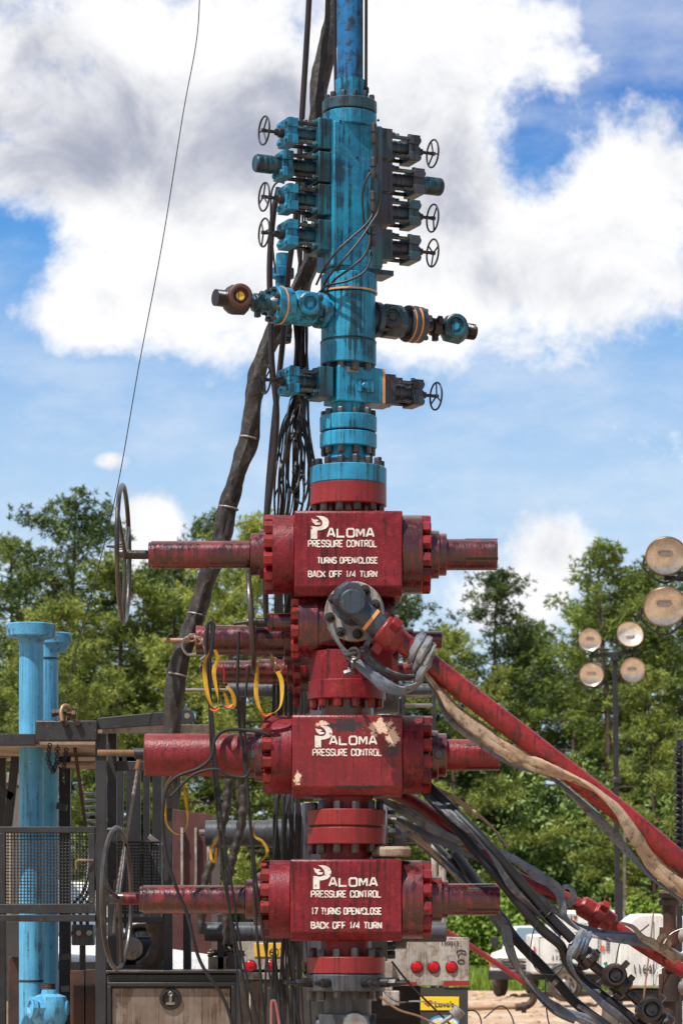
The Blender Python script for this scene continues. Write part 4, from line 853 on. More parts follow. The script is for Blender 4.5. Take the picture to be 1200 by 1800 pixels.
# lines behind the stack at right, from (730,1480) to (850,1600)
hose('steel_line', [(700, 1450, .6), (760, 1500), (810, 1545), (850, 1590), (880, 1630, -.3)], 19.0, 7, 'grey', 'grey blue line crossing behind the right end of the lowest valve', 'hose', None, 16)
hose('steel_line', [(745, 1462, .6), (790, 1510), (830, 1558), (870, 1600)], 19.2, 5, 'brownhose', 'dark brown line just above the grey blue one behind the lowest valve', 'hose', None, 16)
sling([(690, 1438, .2), (740, 1480), (790, 1530), (830, 1572), (862, 1600)], 18.9, 6, 'sling_t', 'tan sling lying on the grey blue line behind the lowest valve')
# thin hoses at the bottom centre
hose('thin_hose', [(688, 1690), (720, 1730), (760, 1770), (800, 1810), (830, 1840)], 17.9, 1.9, 'brownhose', 'thin dark hose crossing in front of the trailer mud flap', 'hose')
hose('thin_hose', [(668, 1752), (700, 1775), (740, 1788), (790, 1815)], 17.6, 2.2, 'thread', 'thin tan hose leaving the casing flange to the lower right', 'hose')
hose('thin_hose', [(640, 1700, .9), (690, 1757, .4), (735, 1760, .4), (800, 1768, 5)], 18.6, 1.6, 'chrome', 'thin pale wire running behind the casing flange', 'wire')
mb = MB(); a = at(768, 1804, 17.7); b = at(800, 1782, 17.7); mb.cyl(a, b, .014, 12); mb.cyl(b - Vector((.01, 0, .012)), b + Vector((.03, -.005, .028)), .042, 24); tag(mb.build('pressure_sensor', 'flangegrey'), 'small pale round capped sensor on a stem in front of the mud flap', 'sensor')
mb = MB(); mb.tube(P1([(477, 1860), (477, 1770), (480, 1760), (486, 1770), (500, 1860)], 17.7), 2.6 * S, 10, 5); tag(mb.build('pink_hose', mat('faded_red_hose', (.35, .12, .12), (.25, .07, .07), rough=.4)), 'faded red hose bent over at the bottom left of the casing', 'hose')
# log slice on the lowest valve
mb = MB(); c = at(686, 1507, Y0 - .05); mb.lathe(c, (0, 0, 1), [(0, .105), (.01, .115), (.05, .118), (.066, .108)], 26)
for v in mb.b.verts:
    dd_ = Vector((v.co.x - c.x, v.co.y - c.y, 0)); k = 1 + .12 * mnoise.noise(dd_.normalized() * 2.5); v.co.x = c.x + dd_.x * k * 1.1; v.co.y = c.y + dd_.y * k
    v.co.z += .006 * mnoise.noise(dd_ * 30)
tag(mb.build('wood_slice', 'wood'), 'pale round slice of log lying on top of the lowest red valve', 'wood')
# ------------------------------------------------------------------ left side rig
SY = 20.0
def boxpx(mb, x0, x1, y0, y1, Y, dep):
    a = at(x0, y0, Y); b = at(x1, y1, Y); mb.box(((a.x + b.x) / 2, Y + dep / 2, (a.z + b.z) / 2), (b.x - a.x, dep, a.z - b.z)); return mb
def gpost(mb, x0, x1, y0, Y, dep):
    a = at(x0, y0, Y); b = at(x1, y0, Y); mb.box(((a.x + b.x) / 2, Y + dep / 2, a.z / 2), (b.x - a.x, dep, a.z))
rig = empty('equipment_skid', at(180, 1640, SY) * 1, 'black steel skid frame at the left with mesh guard, lifting arm and drawer box', 'skid'); rig.location.z = 0
def part(name, m, fn, parent=rig, bevel=.004, **k):
    mb = MB(); fn(mb); return mb.build(name, m, parent, bevel=bevel, **k)
part('post', 'frame', lambda b: gpost(b, 168, 187, 1290, SY, .07))
part('post', 'frame', lambda b: gpost(b, 189, 205, 1286, SY + .35, .07))
part('post', 'frame', lambda b: gpost(b, 288, 303, 1352, SY + .5, .07))
part('post', 'dark', lambda b: gpost(b, 104, 124, 1316, SY + 1.4, .08))
part('post', 'dark', lambda b: gpost(b, -6, 10, 1316, SY + 1.6, .08))
part('post', 'frame', lambda b: gpost(b, 322, 336, 1606, SY + 1.0, .07))
part('post', 'frame', lambda b: gpost(b, 382, 394, 1606, SY + 1.0, .07))
bp = part('bracket_plate', 'frame', lambda b: boxpx(b, 62, 172, 1266, 1303, SY - .06, .05), bevel=.012)
for px in (76, 94, 158): part('bolt_hole', 'ink', lambda b: b.cyl(at(px, 1271, SY - .0625), at(px, 1271, SY - .0605), .011, 14), bp, 0)
for px in (115, 137): part('bolt', 'rust', lambda b: b.hexn(at(px, 1271 + (px == 115) * 1, SY - .06), at(px, 1271, SY - .095), .024), bp, 0)
def arm(b):
    o = [(172, 1262), (330, 1247), (338, 1250), (342, 1258), (341, 1266), (334, 1271), (172, 1282)]
    b.prism([at(x, y, SY - .03) for x, y in o], (0, .04, 0))
ar = part('lifting_arm', 'frame', arm); part('eye_hole', 'flangegrey', lambda b: b.cyl(at(329, 1258, SY - .033), at(329, 1258, SY - .0305), .020, 18), ar, 0)
part('beam', 'frame', lambda b: boxpx(b, -160, 62, 1290, 1310, SY, .08))
part('deck', 'wood', lambda b: boxpx(b, -160, 172, 1303, 1309, SY + .09, 1.9), bevel=0)
part('beam', 'wood', lambda b: b.bar(at(172, 1282, SY + .15), at(362, 1281, SY + 1.6), .08, .06))
part('beam', 'dark', lambda b: boxpx(b, -20, 172, 1312, 1330, SY + 1.4, .08))
part('beam', 'frame', lambda b: boxpx(b, 206, 290, 1338, 1355, SY + .35, .08))
part('beam', 'wood', lambda b: boxpx(b, 100, 168, 1340, 1345, SY + 1.0, .5))
part('brace', 'rust', lambda b: b.bar(at(130, 1300, SY + .4), at(152, 1460, SY + .4), .025, .025))
part('brace', 'frame', lambda b: b.bar(at(-4, 1385, SY + .9), at(24, 1402, SY + .9), .06, .06))
part('brace', 'frame', lambda b: b.bar(at(28, 1330, SY + .9), at(14, 1455, SY + .9), .06, .06))
part('brace', 'frame', lambda b: b.bar(at(100, 1416, SY + .9), at(118, 1420, SY + .9), .05, .05))
# mesh guard
def frm(b, x0, x1, y0, y1, Y, t0, tb=None):
    tb = tb or t0
    boxpx(b, x0, x1, y0, y0 + t0, Y, .04); boxpx(b, x0, x1, y1 - tb, y1, Y, .04); boxpx(b, x0, x0 + t0, y0 + t0, y1 - tb, Y, .04); boxpx(b, x1 - t0, x1, y0 + t0, y1 - tb, Y, .04)
mg = part('mesh_guard', 'frame', lambda b: frm(b, -1, 167, 1453, 1606, SY - .01, 11, 17))
def wires(b, x0, x1, y0, y1, nx, ny, Y, r=.0042):
    for i in range(nx + 1):
        x = x0 + (x1 - x0) * i / nx; b.cyl(at(x, y0, Y), at(x, y1, Y), r, 6)
    for i in range(ny + 1):
        y = y0 + (y1 - y0) * i / ny; b.cyl(at(x0, y, Y + .007), at(x1, y, Y + .007), r, 6)
part('wire_mesh', 'frame', lambda b: wires(b, 9, 157, 1464, 1589, 26, 22, SY + .008), mg, 0)
part('latch_rod', 'thread', lambda b: b.tube([at(135, 1528, SY - .02), at(135, 1513, SY - .03), at(150, 1512, SY - .04), at(164, 1512, SY - .02)], .007, 8, 3), mg, 0)
part('crossbar', 'frame', lambda b: boxpx(b, -160, 168, 1608, 1620, SY - .02, .09))
mg2 = part('mesh_guard', 'frame', lambda b: frm(b, 190, 284, 1478, 1606, SY + .8, 3))
part('wire_mesh', 'dark', lambda b: wires(b, 193, 281, 1481, 1603, 16, 22, SY + .82, .005), mg2, 0)
part('crossbar', 'frame', lambda b: boxpx(b, 188, 288, 1612, 1622, SY + .5, .06))
part('rail', 'chrome', lambda b: b.cyl(at(168, 1457, SY + .02), at(215, 1457, SY + .02), .009, 10), bevel=0)
# drawer box
db = part('drawer_box', 'frame', lambda b: boxpx(b, 188, 416, 1712, 1900, SY, .7), bevel=.008)
part('drawer_front', 'steelbox', lambda b: boxpx(b, 197, 405, 1737, 1900, SY - .012, .010), db, .004)
part('drawer_rim', 'dark', lambda b: frm(b, 189, 414, 1727, 1900, SY - .045, 7), db, .004)
lt = part('latch', 'dark', lambda b: b.lathe(at(300, 1756, SY - .013), (0, -1, 0), [(0, .078), (.02, .074), (.022, .055), (.006, .050), (.006, 0)], 28, cap=False), db, 0)
part('latch_handle', 'chrome', lambda b: (b.bar(at(300, 1747, SY - .025), at(300, 1764, SY - .03), .018, .012, (0, 1, 0)), b.bar(at(292, 1764, SY - .03), at(308, 1764, SY - .03), .018, .012, (0, 1, 0)), b.torus(at(300, 1747, SY - .03), (0, 1, 0), .014, .005, 14, 6)), lt, 0)
for px, py in ((205, 1748), (205, 1768), (397, 1748), (397, 1764)): part('rivet', 'nut', lambda b: b.cyl(at(px, py, SY - .012), at(px, py, SY - .018), .006, 8), db, 0)
part('top_ledge', 'rustbrown', lambda b: boxpx(b, 186, 420, 1706, 1711, SY - .03, .8))
part('post', 'rust', lambda b: boxpx(b, 124, 149, 1706, 2050, SY + .5, .1)); part('post', 'rust', lambda b: boxpx(b, 151, 170, 1704, 2050, SY + .5, .1))
part('post', 'rust', lambda b: boxpx(b, 15, 34, 1682, 2050, SY + .9, .1))
for py in (1682, 1738): part('pipe_clamp', 'nut', lambda b: boxpx(b, 108, 121, py - 5, py + 5, SY + .6, .05))
# things resting on the skid
sh = empty('bow_shackle', at(115, 1262, SY - .06), 'rusty bow shackle with bolts standing on the bracket plate of the left skid', 'shackle')
part('bow', 'thread', lambda b: b.tube([at(110, 1268, SY - .1), at(108, 1252, SY - .08), at(112, 1242, SY - .06), at(119, 1242, SY - .04), at(123, 1252, SY - .02), at(120, 1266, SY)], .017, 12, 5), sh, 0)
part('pin', 'rust', lambda b: (b.cyl(at(96, 1254, SY - .05), at(132, 1254, SY - .05), .013, 12), b.hexn(at(92, 1254, SY - .05), at(98, 1254, SY - .05), .030), b.hexn(at(127, 1256, SY - .05), at(134, 1256, SY - .05), .032), b.hexn(at(98, 1253, SY - .05), at(106, 1253, SY - .05), .026)), sh, 0)
def chain(b, pts, Y, n, r=.014, t=.0045):
    for k in range(n):
        f = k / (n - 1) * (len(pts) - 1); i = min(int(f), len(pts) - 2); c = at(*pts[i], Y).lerp(at(*pts[i + 1], Y), f - i); b.torus(c, (1, .1, .1) if k % 2 else (.1, 1, .1), r, t, 10, 5)
for i, (p, n) in enumerate((([(88, 1310), (84, 1335), (94, 1358), (100, 1340), (102, 1312)], 26), ([(117, 1318), (113, 1345), (114, 1375)], 16), ([(240, 1320), (232, 1318), (226, 1322)], 5))):
    tag(part('hanging_chain', 'dark' if i < 2 else 'chrome', lambda b: chain(b, p, SY + .05 + .4 * (i == 2), n), None, 0), ['chain hanging in a loop behind the blue pipes bracket', 'short straight chain hanging under the bracket plate', 'small bright chain lying at the post top by the threaded rod'][i], 'chain')
part_w = MB(); part_w.tube(P1([(244, 1342), (236, 1390), (226, 1450), (216, 1510), (208, 1560), (200, 1640)], SY + .25), 3 * SY / F, 8, 30, lambda x, L: 1 + .13 * math.sin(L * 150)); wo_ = tag(part_w.build('wire_rope_sling', 'flangegrey'), 'twisted grey wire rope with an orange ferrule hanging left of the threaded rod', 'rope')
part('ferrule', 'thread', lambda b: b.cyl(at(245, 1334, SY + .25), at(241, 1352, SY + .25), .018, 14), wo_, 0)
# blue pipes
for i, (xa, xb, fa, fb, yt, yb, Yp, l) in enumerate(((34, 77, 12, 99, 1097, 1121, SY + .45, 'front light blue vertical pipe with a wide rust edged top flange'), (75, 103, 68, 126, 1113, 1134, SY + 1.0, 'rear light blue vertical pipe partly hidden behind the front one'))):
    if i: xa = 60
    c = (xa + xb) / 2; s = Yp / F; o = empty('blue_pipe', Vector(((c - 600) * s, Yp, 0)), l, 'pipe', 'light blue vertical pipes')
    mb = MB(); mb.cyl(((c - 600) * s, Yp, 0), ((c - 600) * s, Yp, EYE + (HZ - yb + 4) * s), (xb - xa) / 2 * s, 40); mb.build('pipe', 'lightblue', o)
    for zy in ((1726,) if i == 0 else (1160,)):
        mb = MB(); mb.lathe(((c - 600) * s, Yp, EYE + (HZ - zy) * s), (0, 0, 1), [(0, (xb - xa) / 2 * s + .003), (.014, (xb - xa) / 2 * s + .003)], 40); mb.build('weld_ring', 'dark', o)
    mb = MB(); z = EYE + (HZ - yb) * s; cc = (fa + fb) / 2; R_ = (fb - fa) / 2 * s
    mb.lathe(((cc - 600) * s, Yp, z), (0, 0, 1), [(-.05, (xb - xa) / 2 * s), (-.01, (xb - xa) / 2 * s * 1.1), (0, R_ - .01), (.01, R_), ((yb - yt) * s - .008, R_), ((yb - yt) * s, R_ - .01)], 44); fo = mb.build('flange', mat('chipped_blue_flange', (.07, .30, .50), (.05, .22, .38), chip=.6, chipcol=(.10, .035, .02), mottled=.9, mcol=(.07, .03, .025), rough=.5, bump=.3), o)
bv = empty('blue_union_valve', at(85, 1772, SY - .1), 'light blue ball shaped valve with side ports before the blue pipes', 'valve')
q = at(88, 1772, SY - .12)
part('valve_body', 'lightblue', lambda b: b.lathe(q - Vector((0, 0, .2)), (0, 0, 1), [(0, .07), (.08, .10), (.13, .125), (.22, .13), (.28, .115), (.30, .06), (.33, .055)], 28), bv, 0)
part('threaded_port', 'rust', lambda b: b.lathe(q + Vector((-.01, 0, .13)), (0, 0, 1), [(i * .006, .052 if i % 2 else .047) for i in range(8)], 22), bv, 0)
part('side_port', 'lightblue', lambda b: (b.lathe(q + Vector((.02, -.05, 0)), Vector((-1, -.45, .05)), [(0, .06), (.12, .055), (.122, .075), (.16, .078), (.165, .05), (.15, .04), (.15, 0)], 8, cap=False)), bv, 0)
part('side_port', 'lightblue', lambda b: (b.lathe(q, Vector((1, -.1, .0)), [(0, .08), (.11, .06), (.13, .05), (.135, .03)], 20)), bv, 0)
# dark truck rack / far frames behind
rk = empty('pipe_rack', at(240, 1640, 24), 'dark tall rack of posts and louvres standing behind the left skid', 'rack'); rk.location.z = 0
for (a, b_, y0) in ((200, 216, 1330), (222, 246, 1330), (252, 262, 1360), (268, 284, 1340), (60, 74, 1345)):
    part('post', 'dark', lambda b: gpost(b, a, b_, y0, 24, .12), rk)
part('beam', 'dark', lambda b: boxpx(b, 50, 290, 1325, 1342, 24, .14), rk); part('beam', 'dark', lambda b: boxpx(b, 50, 290, 1690, 1706, 24.2, .14), rk)
for k in range(6): part('louvre', 'grey', lambda b: boxpx(b, 148, 168, 1392 + k * 12, 1396 + k * 12, 24, .1), rk)
part('brace', 'chrome', lambda b: b.bar(at(262, 1470, 23.9), at(284, 1486, 23.9), .05, .04), rk)
part('panel', 'dark', lambda b: boxpx(b, 206, 286, 1500, 1600, 24.4, .05), rk)
# pump unit among the left posts
pu = empty('pump_unit', at(245, 1640, 22.6), 'dark pump with pipes and bolted covers standing behind the lower left handwheel', 'pump'); pu.location.z = 0
part('casing', 'dark', lambda b: b.lathe(at(212, 1672, 22.6), (1, 0, 0), [(0, .10), (.02, .15), (.12, .15), (.14, .12), (.26, .12), (.28, .17), (.33, .17), (.35, .08)], 24), pu, 0)
part('cover', 'flangegrey', lambda b: b.lathe(at(232, 1668, 22.44), (0, -1, 0), [(0, .09), (.03, .085), (.035, .04), (.05, .03)], 20), pu, 0)
part('discharge_pipe', 'rustbrown', lambda b: b.tube([at(230, 1660, 22.6), at(230, 1636, 22.6), at(240, 1628, 22.6), at(276, 1628, 22.6)], .045, 12, 4), pu, 0)
part('suction_pipe', 'grey', lambda b: b.tube([at(262, 1676, 22.6), at(280, 1680, 22.6), at(286, 1700, 22.6), at(286, 1730, 22.6)], .05, 12, 4), pu, 0)
part('base', 'frame', lambda b: boxpx(b, 205, 292, 1696, 1706, 22.4, .5), pu); part('leg', 'frame', lambda b: gpost(b, 210, 218, 1706, 22.5, .06), pu); part('leg', 'frame', lambda b: gpost(b, 280, 288, 1706, 22.5, .06), pu)
pu2 = empty('hydraulic_manifold', at(140, 1640, 22.2), 'grey hydraulic manifold block with hoses behind the rear blue pipe', 'manifold'); pu2.location.z = 0
part('block', 'grey', lambda b: boxpx(b, 126, 164, 1625, 1662, 22.2, .2), pu2, .01); part('bracket', 'frame', lambda b: gpost(b, 140, 150, 1662, 22.25, .06), pu2)
for k in range(4): part('valve_knob', 'chrome' if k % 2 else 'rust', lambda b: b.lathe(at(131 + k * 9, 1640, 22.2), (0, -1, 0), [(0, .012), (.04, .012), (.045, .022), (.07, .02)], 12), pu2, 0)
for k in range(3): part('hose', 'rubber', lambda b: b.tube([at(132 + k * 11, 1626, 22.3), at(130 + k * 12, 1590, 22.3), at(150 + k * 8, 1560, 22.4), at(160 + k * 5, 1480, 22.6)], .014, 8, 4), pu2, 0)
# tan machine behind far left
tm = empty('tan_machine', at(10, 1640, 26), 'tan painted machine with bolts and a grille behind the far left of the skid', 'machine'); tm.location.z = 0
tanm = mat('tan_machine_paint', (.42, .33, .24), (.34, .26, .19), rough=.6, streak=.2)
part('body', tanm, lambda b: boxpx(b, -200, 24, 1378, 1900, 26, 2), tm, .03); part('panel', 'dirtywhite', lambda b: boxpx(b, -200, 26, 1358, 1376, 25.9, 1), tm)
part('grille', 'flap', lambda b: boxpx(b, -10, 34, 1620, 1760, 25.8, .1), tm)
for k in range(3): part('bolt', 'nut', lambda b: b.hexn(at(8 + k * 6, 1390 + k * 14, 25.99), at(8 + k * 6, 1390 + k * 14, 25.95), .02), tm)
# maroon container and white tank
ct = empty('maroon_container', at(335, 1640, 34), 'faded maroon steel container standing behind the left cables', 'container'); ct.location.z = 0
part('wall', 'maroon', lambda b: b.prism([at(302, 1422, 34), at(372, 1432, 34), at(372, 1640 + 235, 34), at(302, 1875, 34)], (0, 2.4, 0)), ct)
for x in (318, 342, 364): part('rib', 'dirtywhite', lambda b: boxpx(b, x, x + 4, 1455, 1560, 33.92, .07), ct)
part('port', 'ink', lambda b: b.cyl(at(321, 1484, 33.99), at(321, 1484, 33.93), .04, 16), ct)
# ---- grey second wellhead behind
g2 = empty('rear_valve_stack', Vector((X0(640) * 1.15, 21, 0)), 'grey valve stack with horizontal cylinders standing behind the red one', 'wellhead')
YG = 21.0
def hG(b, x0, x1, py, r): hcyl(b, x0, x1, py, r, 32, .004, YG)
for (py, xl, r, cap, lab) in ((1465, 361, 23, 790, 'upper'), (1638, 360, 17, 784, 'lower')):
    gv = part('gate_valve', 'grey', lambda b: boxpx(b, 532, 655, py - 56, py + 56, YG - .22, .44), g2, .012)
    part('bonnet', 'grey', lambda b: (hG(b, 510, 533, py, 54), hG(b, 654, 680, py, 52)), gv, 0)
    part('stem_housing', 'grey', lambda b: (hG(b, xl, 490, py, r), hG(b, 470, 512, py, r * 1.1)), gv, 0)
    part('balance_cap', 'grey', lambda b: (hG(b, 690, 714, py, 30), hG(b, 714, cap, py, 18)), gv, 0)
    part('stem', 'chrome', lambda b: hG(b, xl - 11, xl + 2, py - 1, 6), gv, 0)
    for k in range(10):
        a = 2 * math.pi * k / 10; c = Vector(((680 - 600) * YG / F, YG + 42 * YG / F * math.cos(a), EYE + (HZ - py + 42 * math.sin(a)) * YG / F)); part('nut', 'nut', lambda b: b.hexn(c, c + Vector((.06, 0, 0)), .035), gv, 0)
part('riser', 'grey', lambda b: b.cyl((at(600, 0, YG).x, YG, 0), (at(600, 0, YG).x, YG, at(0, 1180, YG).z), .17, 28), g2, 0)
for py in (1545, 1735): part('flange', 'grey', lambda b: b.lathe(at(600, py, YG), (0, 0, 1), [(-.1, .26), (.1, .26)], 36), g2, 0)
uv = part('side_valve', 'grey', lambda b: (hG(b, 480, 700, 1215, 40), hG(b, 400, 482, 1212, 13), hG(b, 700, 760, 1212, 10)), g2, 0)
part('stem', 'chrome', lambda b: hG(b, 318, 402, 1213, 3), uv, 0)
part('flange', 'grey', lambda b: b.lathe(at(600, 1265, YG), (0, 0, 1), [(-.1, .26), (.1, .26)], 36), g2, 0)
# steel ladder frame right behind at (700-765, 1210-1260)
sc = part('ladder_rail', 'nut', lambda b: b.cyl(at(700, 1228, 21.8), at(700, 1300, 21.8), .02, 10), g2, 0)
for a in (708, 762): part('upright', 'nut', lambda b: b.cyl(at(a, 1300, 21.8), at(a, 1215, 21.8), .018, 10), sc, 0)
for y in (1222, 1240, 1262): part('rail', 'chrome', lambda b: b.cyl(at(708, y, 21.8), at(762, y, 21.8), .016, 10), sc, 0)
wp = empty('white_standpipe', at(765, 1640, 26), 'narrow white vertical pipe with joints right of the lowest valve', 'pipe'); wp.location.z = 0
part('pipe', 'dirtywhite', lambda b: b.cyl(Vector((at(763, 0, 26).x, 26, 0)), at(763, 1480, 26), .03, 14), wp, 0)
part('pipe', 'dirtywhite', lambda b: b.cyl(Vector((at(777, 0, 26).x, 26, 0)), at(777, 1508, 26), .035, 14), wp, 0)
for y in (1505, 1590): part('joint', 'chrome', lambda b: b.cyl(at(777, y, 26), at(777, y + 12, 26), .05, 14), wp, 0)
# ------------------------------------------------------------------ flatbed trailers behind
def wheel(b, c, ax, r, w_): 
    ax = Vector(ax).normalized(); b.lathe(Vector(c) - ax * w_ / 2, ax, [(0, r * .62), (0.01, r * .9), (w_ * .2, r), (w_ * .8, r), (w_ - .01, r * .9), (w_, r * .62)], 36)
def rimf(b, c, ax, r, w_):
    ax = Vector(ax).normalized(); b.lathe(Vector(c) - ax * w_ * .46, ax, [(0, r * .58), (.012, r * .62), (.03, r * .55), (.06, r * .2), (.03, .0)], 28, cap=False); b.lathe(Vector(c) + ax * w_ * .46, -ax, [(0, r * .58), (.012, r * .62), (.03, r * .55), (.06, r * .2), (.03, .0)], 28, cap=False)
def tyre(parent, c, ax, r, w_):
    o = part('wheel', 'tyre', lambda b: wheel(b, c, ax, r, w_), parent, 0); part('rim', 'rim', lambda b: rimf(b, c, ax, r, w_), o, 0)
    u, w, d = basis(Vector(ax))
    for sgn in (-1, 1):
        for k in range(8): part('rim_hole', 'ink', lambda b: b.cyl(Vector(c) + d * sgn * (w_ * .46 - .012) + (u * math.cos(k * .785) + w * math.sin(k * .785)) * r * .42, Vector(c) + d * sgn * (w_ * .46 - .006) + (u * math.cos(k * .785) + w * math.sin(k * .785)) * r * .42, r * .07, 10), o, 0) if abs(d.y) < .9 else None
TY = 24.0
tr = empty('flatbed_trailer', at(736, 1640, TY), 'dirty grey flatbed trailer rear, three round red lights above a black mud flap', 'trailer'); tr.location.z = 0
bpn = part('rear_panel', 'dirtywhite', lambda b: boxpx(b, 655, 824, 1652, 1733, TY, .05), tr, .006)
mp_ = part('deck', 'dirtywhite', lambda b: boxpx(b, 500, 824, 1648, 1664, TY + .06, 6), tr)
for px in (732, 762, 793):
    l = part('tail_light', 'redlight', lambda b: b.lathe(at(px, 1700, TY - .004), (0, -1, 0), [(0, .045), (.012, .043), (.020, .03), (.023, 0)], 28, cap=False), tr, 0)
    part('light_rim', 'ink', lambda b: b.torus(at(px, 1700, TY - .006), (0, 1, 0), .047, .006, 28, 6), l, 0)
part('reflector_strip', 'redrefl', lambda b: boxpx(b, 656, 732, 1726, 1732, TY - .006, .005), tr, 0); part('reflector_strip', 'redrefl', lambda b: boxpx(b, 779, 824, 1724, 1732, TY - .006, .005), tr, 0)
fronttext('lettering', '150013', 774, 1662, 7.6, TY - .004, 'ink', tr, .0, .98)
def hook(b):
    Yk = TY - .003
    b.tube([at(802, 1676, Yk), at(803, 1671, Yk), at(810, 1670, Yk), at(817, 1672, Yk), at(817, 1678, Yk), at(811, 1675, Yk), at(805, 1678, Yk), at(805, 1684, Yk)], .0045, 6, 3)
    b.tube([at(804 + 5.5 * (1 - math.cos(a)), 1690 - 3.5 * math.sin(a), Yk) for a in [2 * math.pi * k / 8 for k in range(8)]], .0045, 6, 3, closed=True)
part('emblem', 'ink', hook, tr, 0)
mf = part('mud_flap', 'flap', lambda b: boxpx(b, 739, 822, 1736, 1920, TY + .01, .03), tr); part('mud_flap', 'flap', lambda b: boxpx(b, 470, 560, 1736, 1920, TY + .01, .03), tr)
part('underframe', 'dark', lambda b: (boxpx(b, 520, 738, 1734, 1790, TY + .4, 5), boxpx(b, 640, 740, 1734, 1900, TY + 1.2, .2)), tr)
stk = part('sticker', 'signyellow', lambda b: boxpx(b, 738.5, 806.5, 1752, 1776, TY + .002, .006), mf, .003)
fronttext('lettering', "Love's", 763, 1770, 9.6, TY - .001, 'ink', stk, .02, 1.0)
def heart(b):
    pts = []
    for k in range(24):
        a = 2 * math.pi * k / 24; x = 16 * math.sin(a) ** 3; y = 13 * math.cos(a) - 5 * math.cos(2 * a) - 2 * math.cos(3 * a) - math.cos(4 * a); pts.append(at(752 + x * .5, 1763 - y * .42, TY + .0018))
    b.prism(pts, (0, -.003, 0))
part('heart_mark', 'inkred', heart, stk, 0)
st2 = part('sticker', 'signblue', lambda b: b.prism([at(780 + 27 * math.cos(a), 1797 - 13 * math.sin(a), TY + .008) for a in [2 * math.pi * k / 28 for k in range(28)]], (0, -.005, 0)), mf, 0)
part('sticker_edge', 'white', lambda b: b.prism([at(780 + 24 * math.cos(a), 1799 - 10.5 * math.sin(a), TY + .0028) for a in [2 * math.pi * k / 28 for k in range(28)]], (0, -.003, 0)), st2, 0)
part('sticker_panel', 'signyellow', lambda b: b.prism([at(780 + 20 * math.cos(a), 1804 - 10 * math.sin(a), TY - .0004) for a in [2 * math.pi * k / 28 for k in range(28)]], (0, -.003, 0)), st2, 0)
for sx_ in (505, 780):
    for k in range(2): tyre(tr, Vector((at(sx_, 0, TY).x, TY + 2.2 + k * 1.3, .5)), (1, 0, 0), .5, .28)
part('hitch_coupling', 'dirtywhite', lambda b: (boxpx(b, 672, 702, 1742, 1768, TY - .25, .3), boxpx(b, 650, 690, 1690, 1742, TY - .12, .12)), tr, .01)
# left trailer
TL = 25.0
t2 = empty('service_trailer', at(470, 1640, TL), 'dirty white service trailer with a yellow plate behind the cables', 'trailer'); t2.location.z = 0
part('rear_panel', 'dirtywhite', lambda b: boxpx(b, 418, 536, 1655, 1704, TL, .05), t2); part('deck', 'dirtywhite', lambda b: boxpx(b, 412, 536, 1650, 1655, TL, 4), t2)
pl = part('licence_plate', 'lime', lambda b: boxpx(b, 447, 496, 1658, 1682, TL - .01, .008), t2); fronttext('lettering', '607', 472, 1680, 13, TL - .012, 'ink', pl)
for px in (440, 476):
    l = part('tail_light', 'redlight', lambda b: b.lathe(at(px, 1698, TL - .004), (0, -1, 0), [(0, .048), (.012, .045), (.022, .03), (.025, 0)], 28, cap=False), t2, 0); part('light_rim', 'ink', lambda b: b.torus(at(px, 1698, TL - .006), (0, 1, 0), .05, .006, 24, 6), l, 0)
part('bumper', 'dirtywhite', lambda b: boxpx(b, 414, 530, 1710, 1722, TL - .1, .1), t2)
for k in range(5): part('tailgate_panel', 'steelbox', lambda b: boxpx(b, 417 + k * 23, 438 + k * 23, 1724, 1900, TL - .05, .04), t2)
for sx_ in (430, 530): tyre(t2, Vector((at(sx_, 0, TL).x, TL + 2.2, .42)), (1, 0, 0), .42, .26)
# scrap box on ledge
sb = empty('scrap_box', at(385, 1700, SY + 1.1), 'small steel box heaped with torn cardboard scraps at the right end of the skid', 'box')
part('box', 'steelbox', lambda b: boxpx(b, 366, 398, 1682, 1704, SY + 1.0, .25), sb, .004); part('box', 'nut', lambda b: boxpx(b, 400, 424, 1678, 1704, SY + 1.0, .25), sb, .004)
random.seed(3)
def scraps(b):
    for k in range(16):
        c = at(372 + k * 3.6, 1678 - random.uniform(0, 8), SY + 1.05 + random.uniform(0, .1)); b.box(c, (random.uniform(.04, .10), .05, .006), Matrix.Rotation(random.uniform(-.8, .8), 3, 'Y') @ Matrix.Rotation(random.uniform(-.8, .8), 3, 'X'))
part('cardboard_scrap', 'wood', scraps, sb, 0)
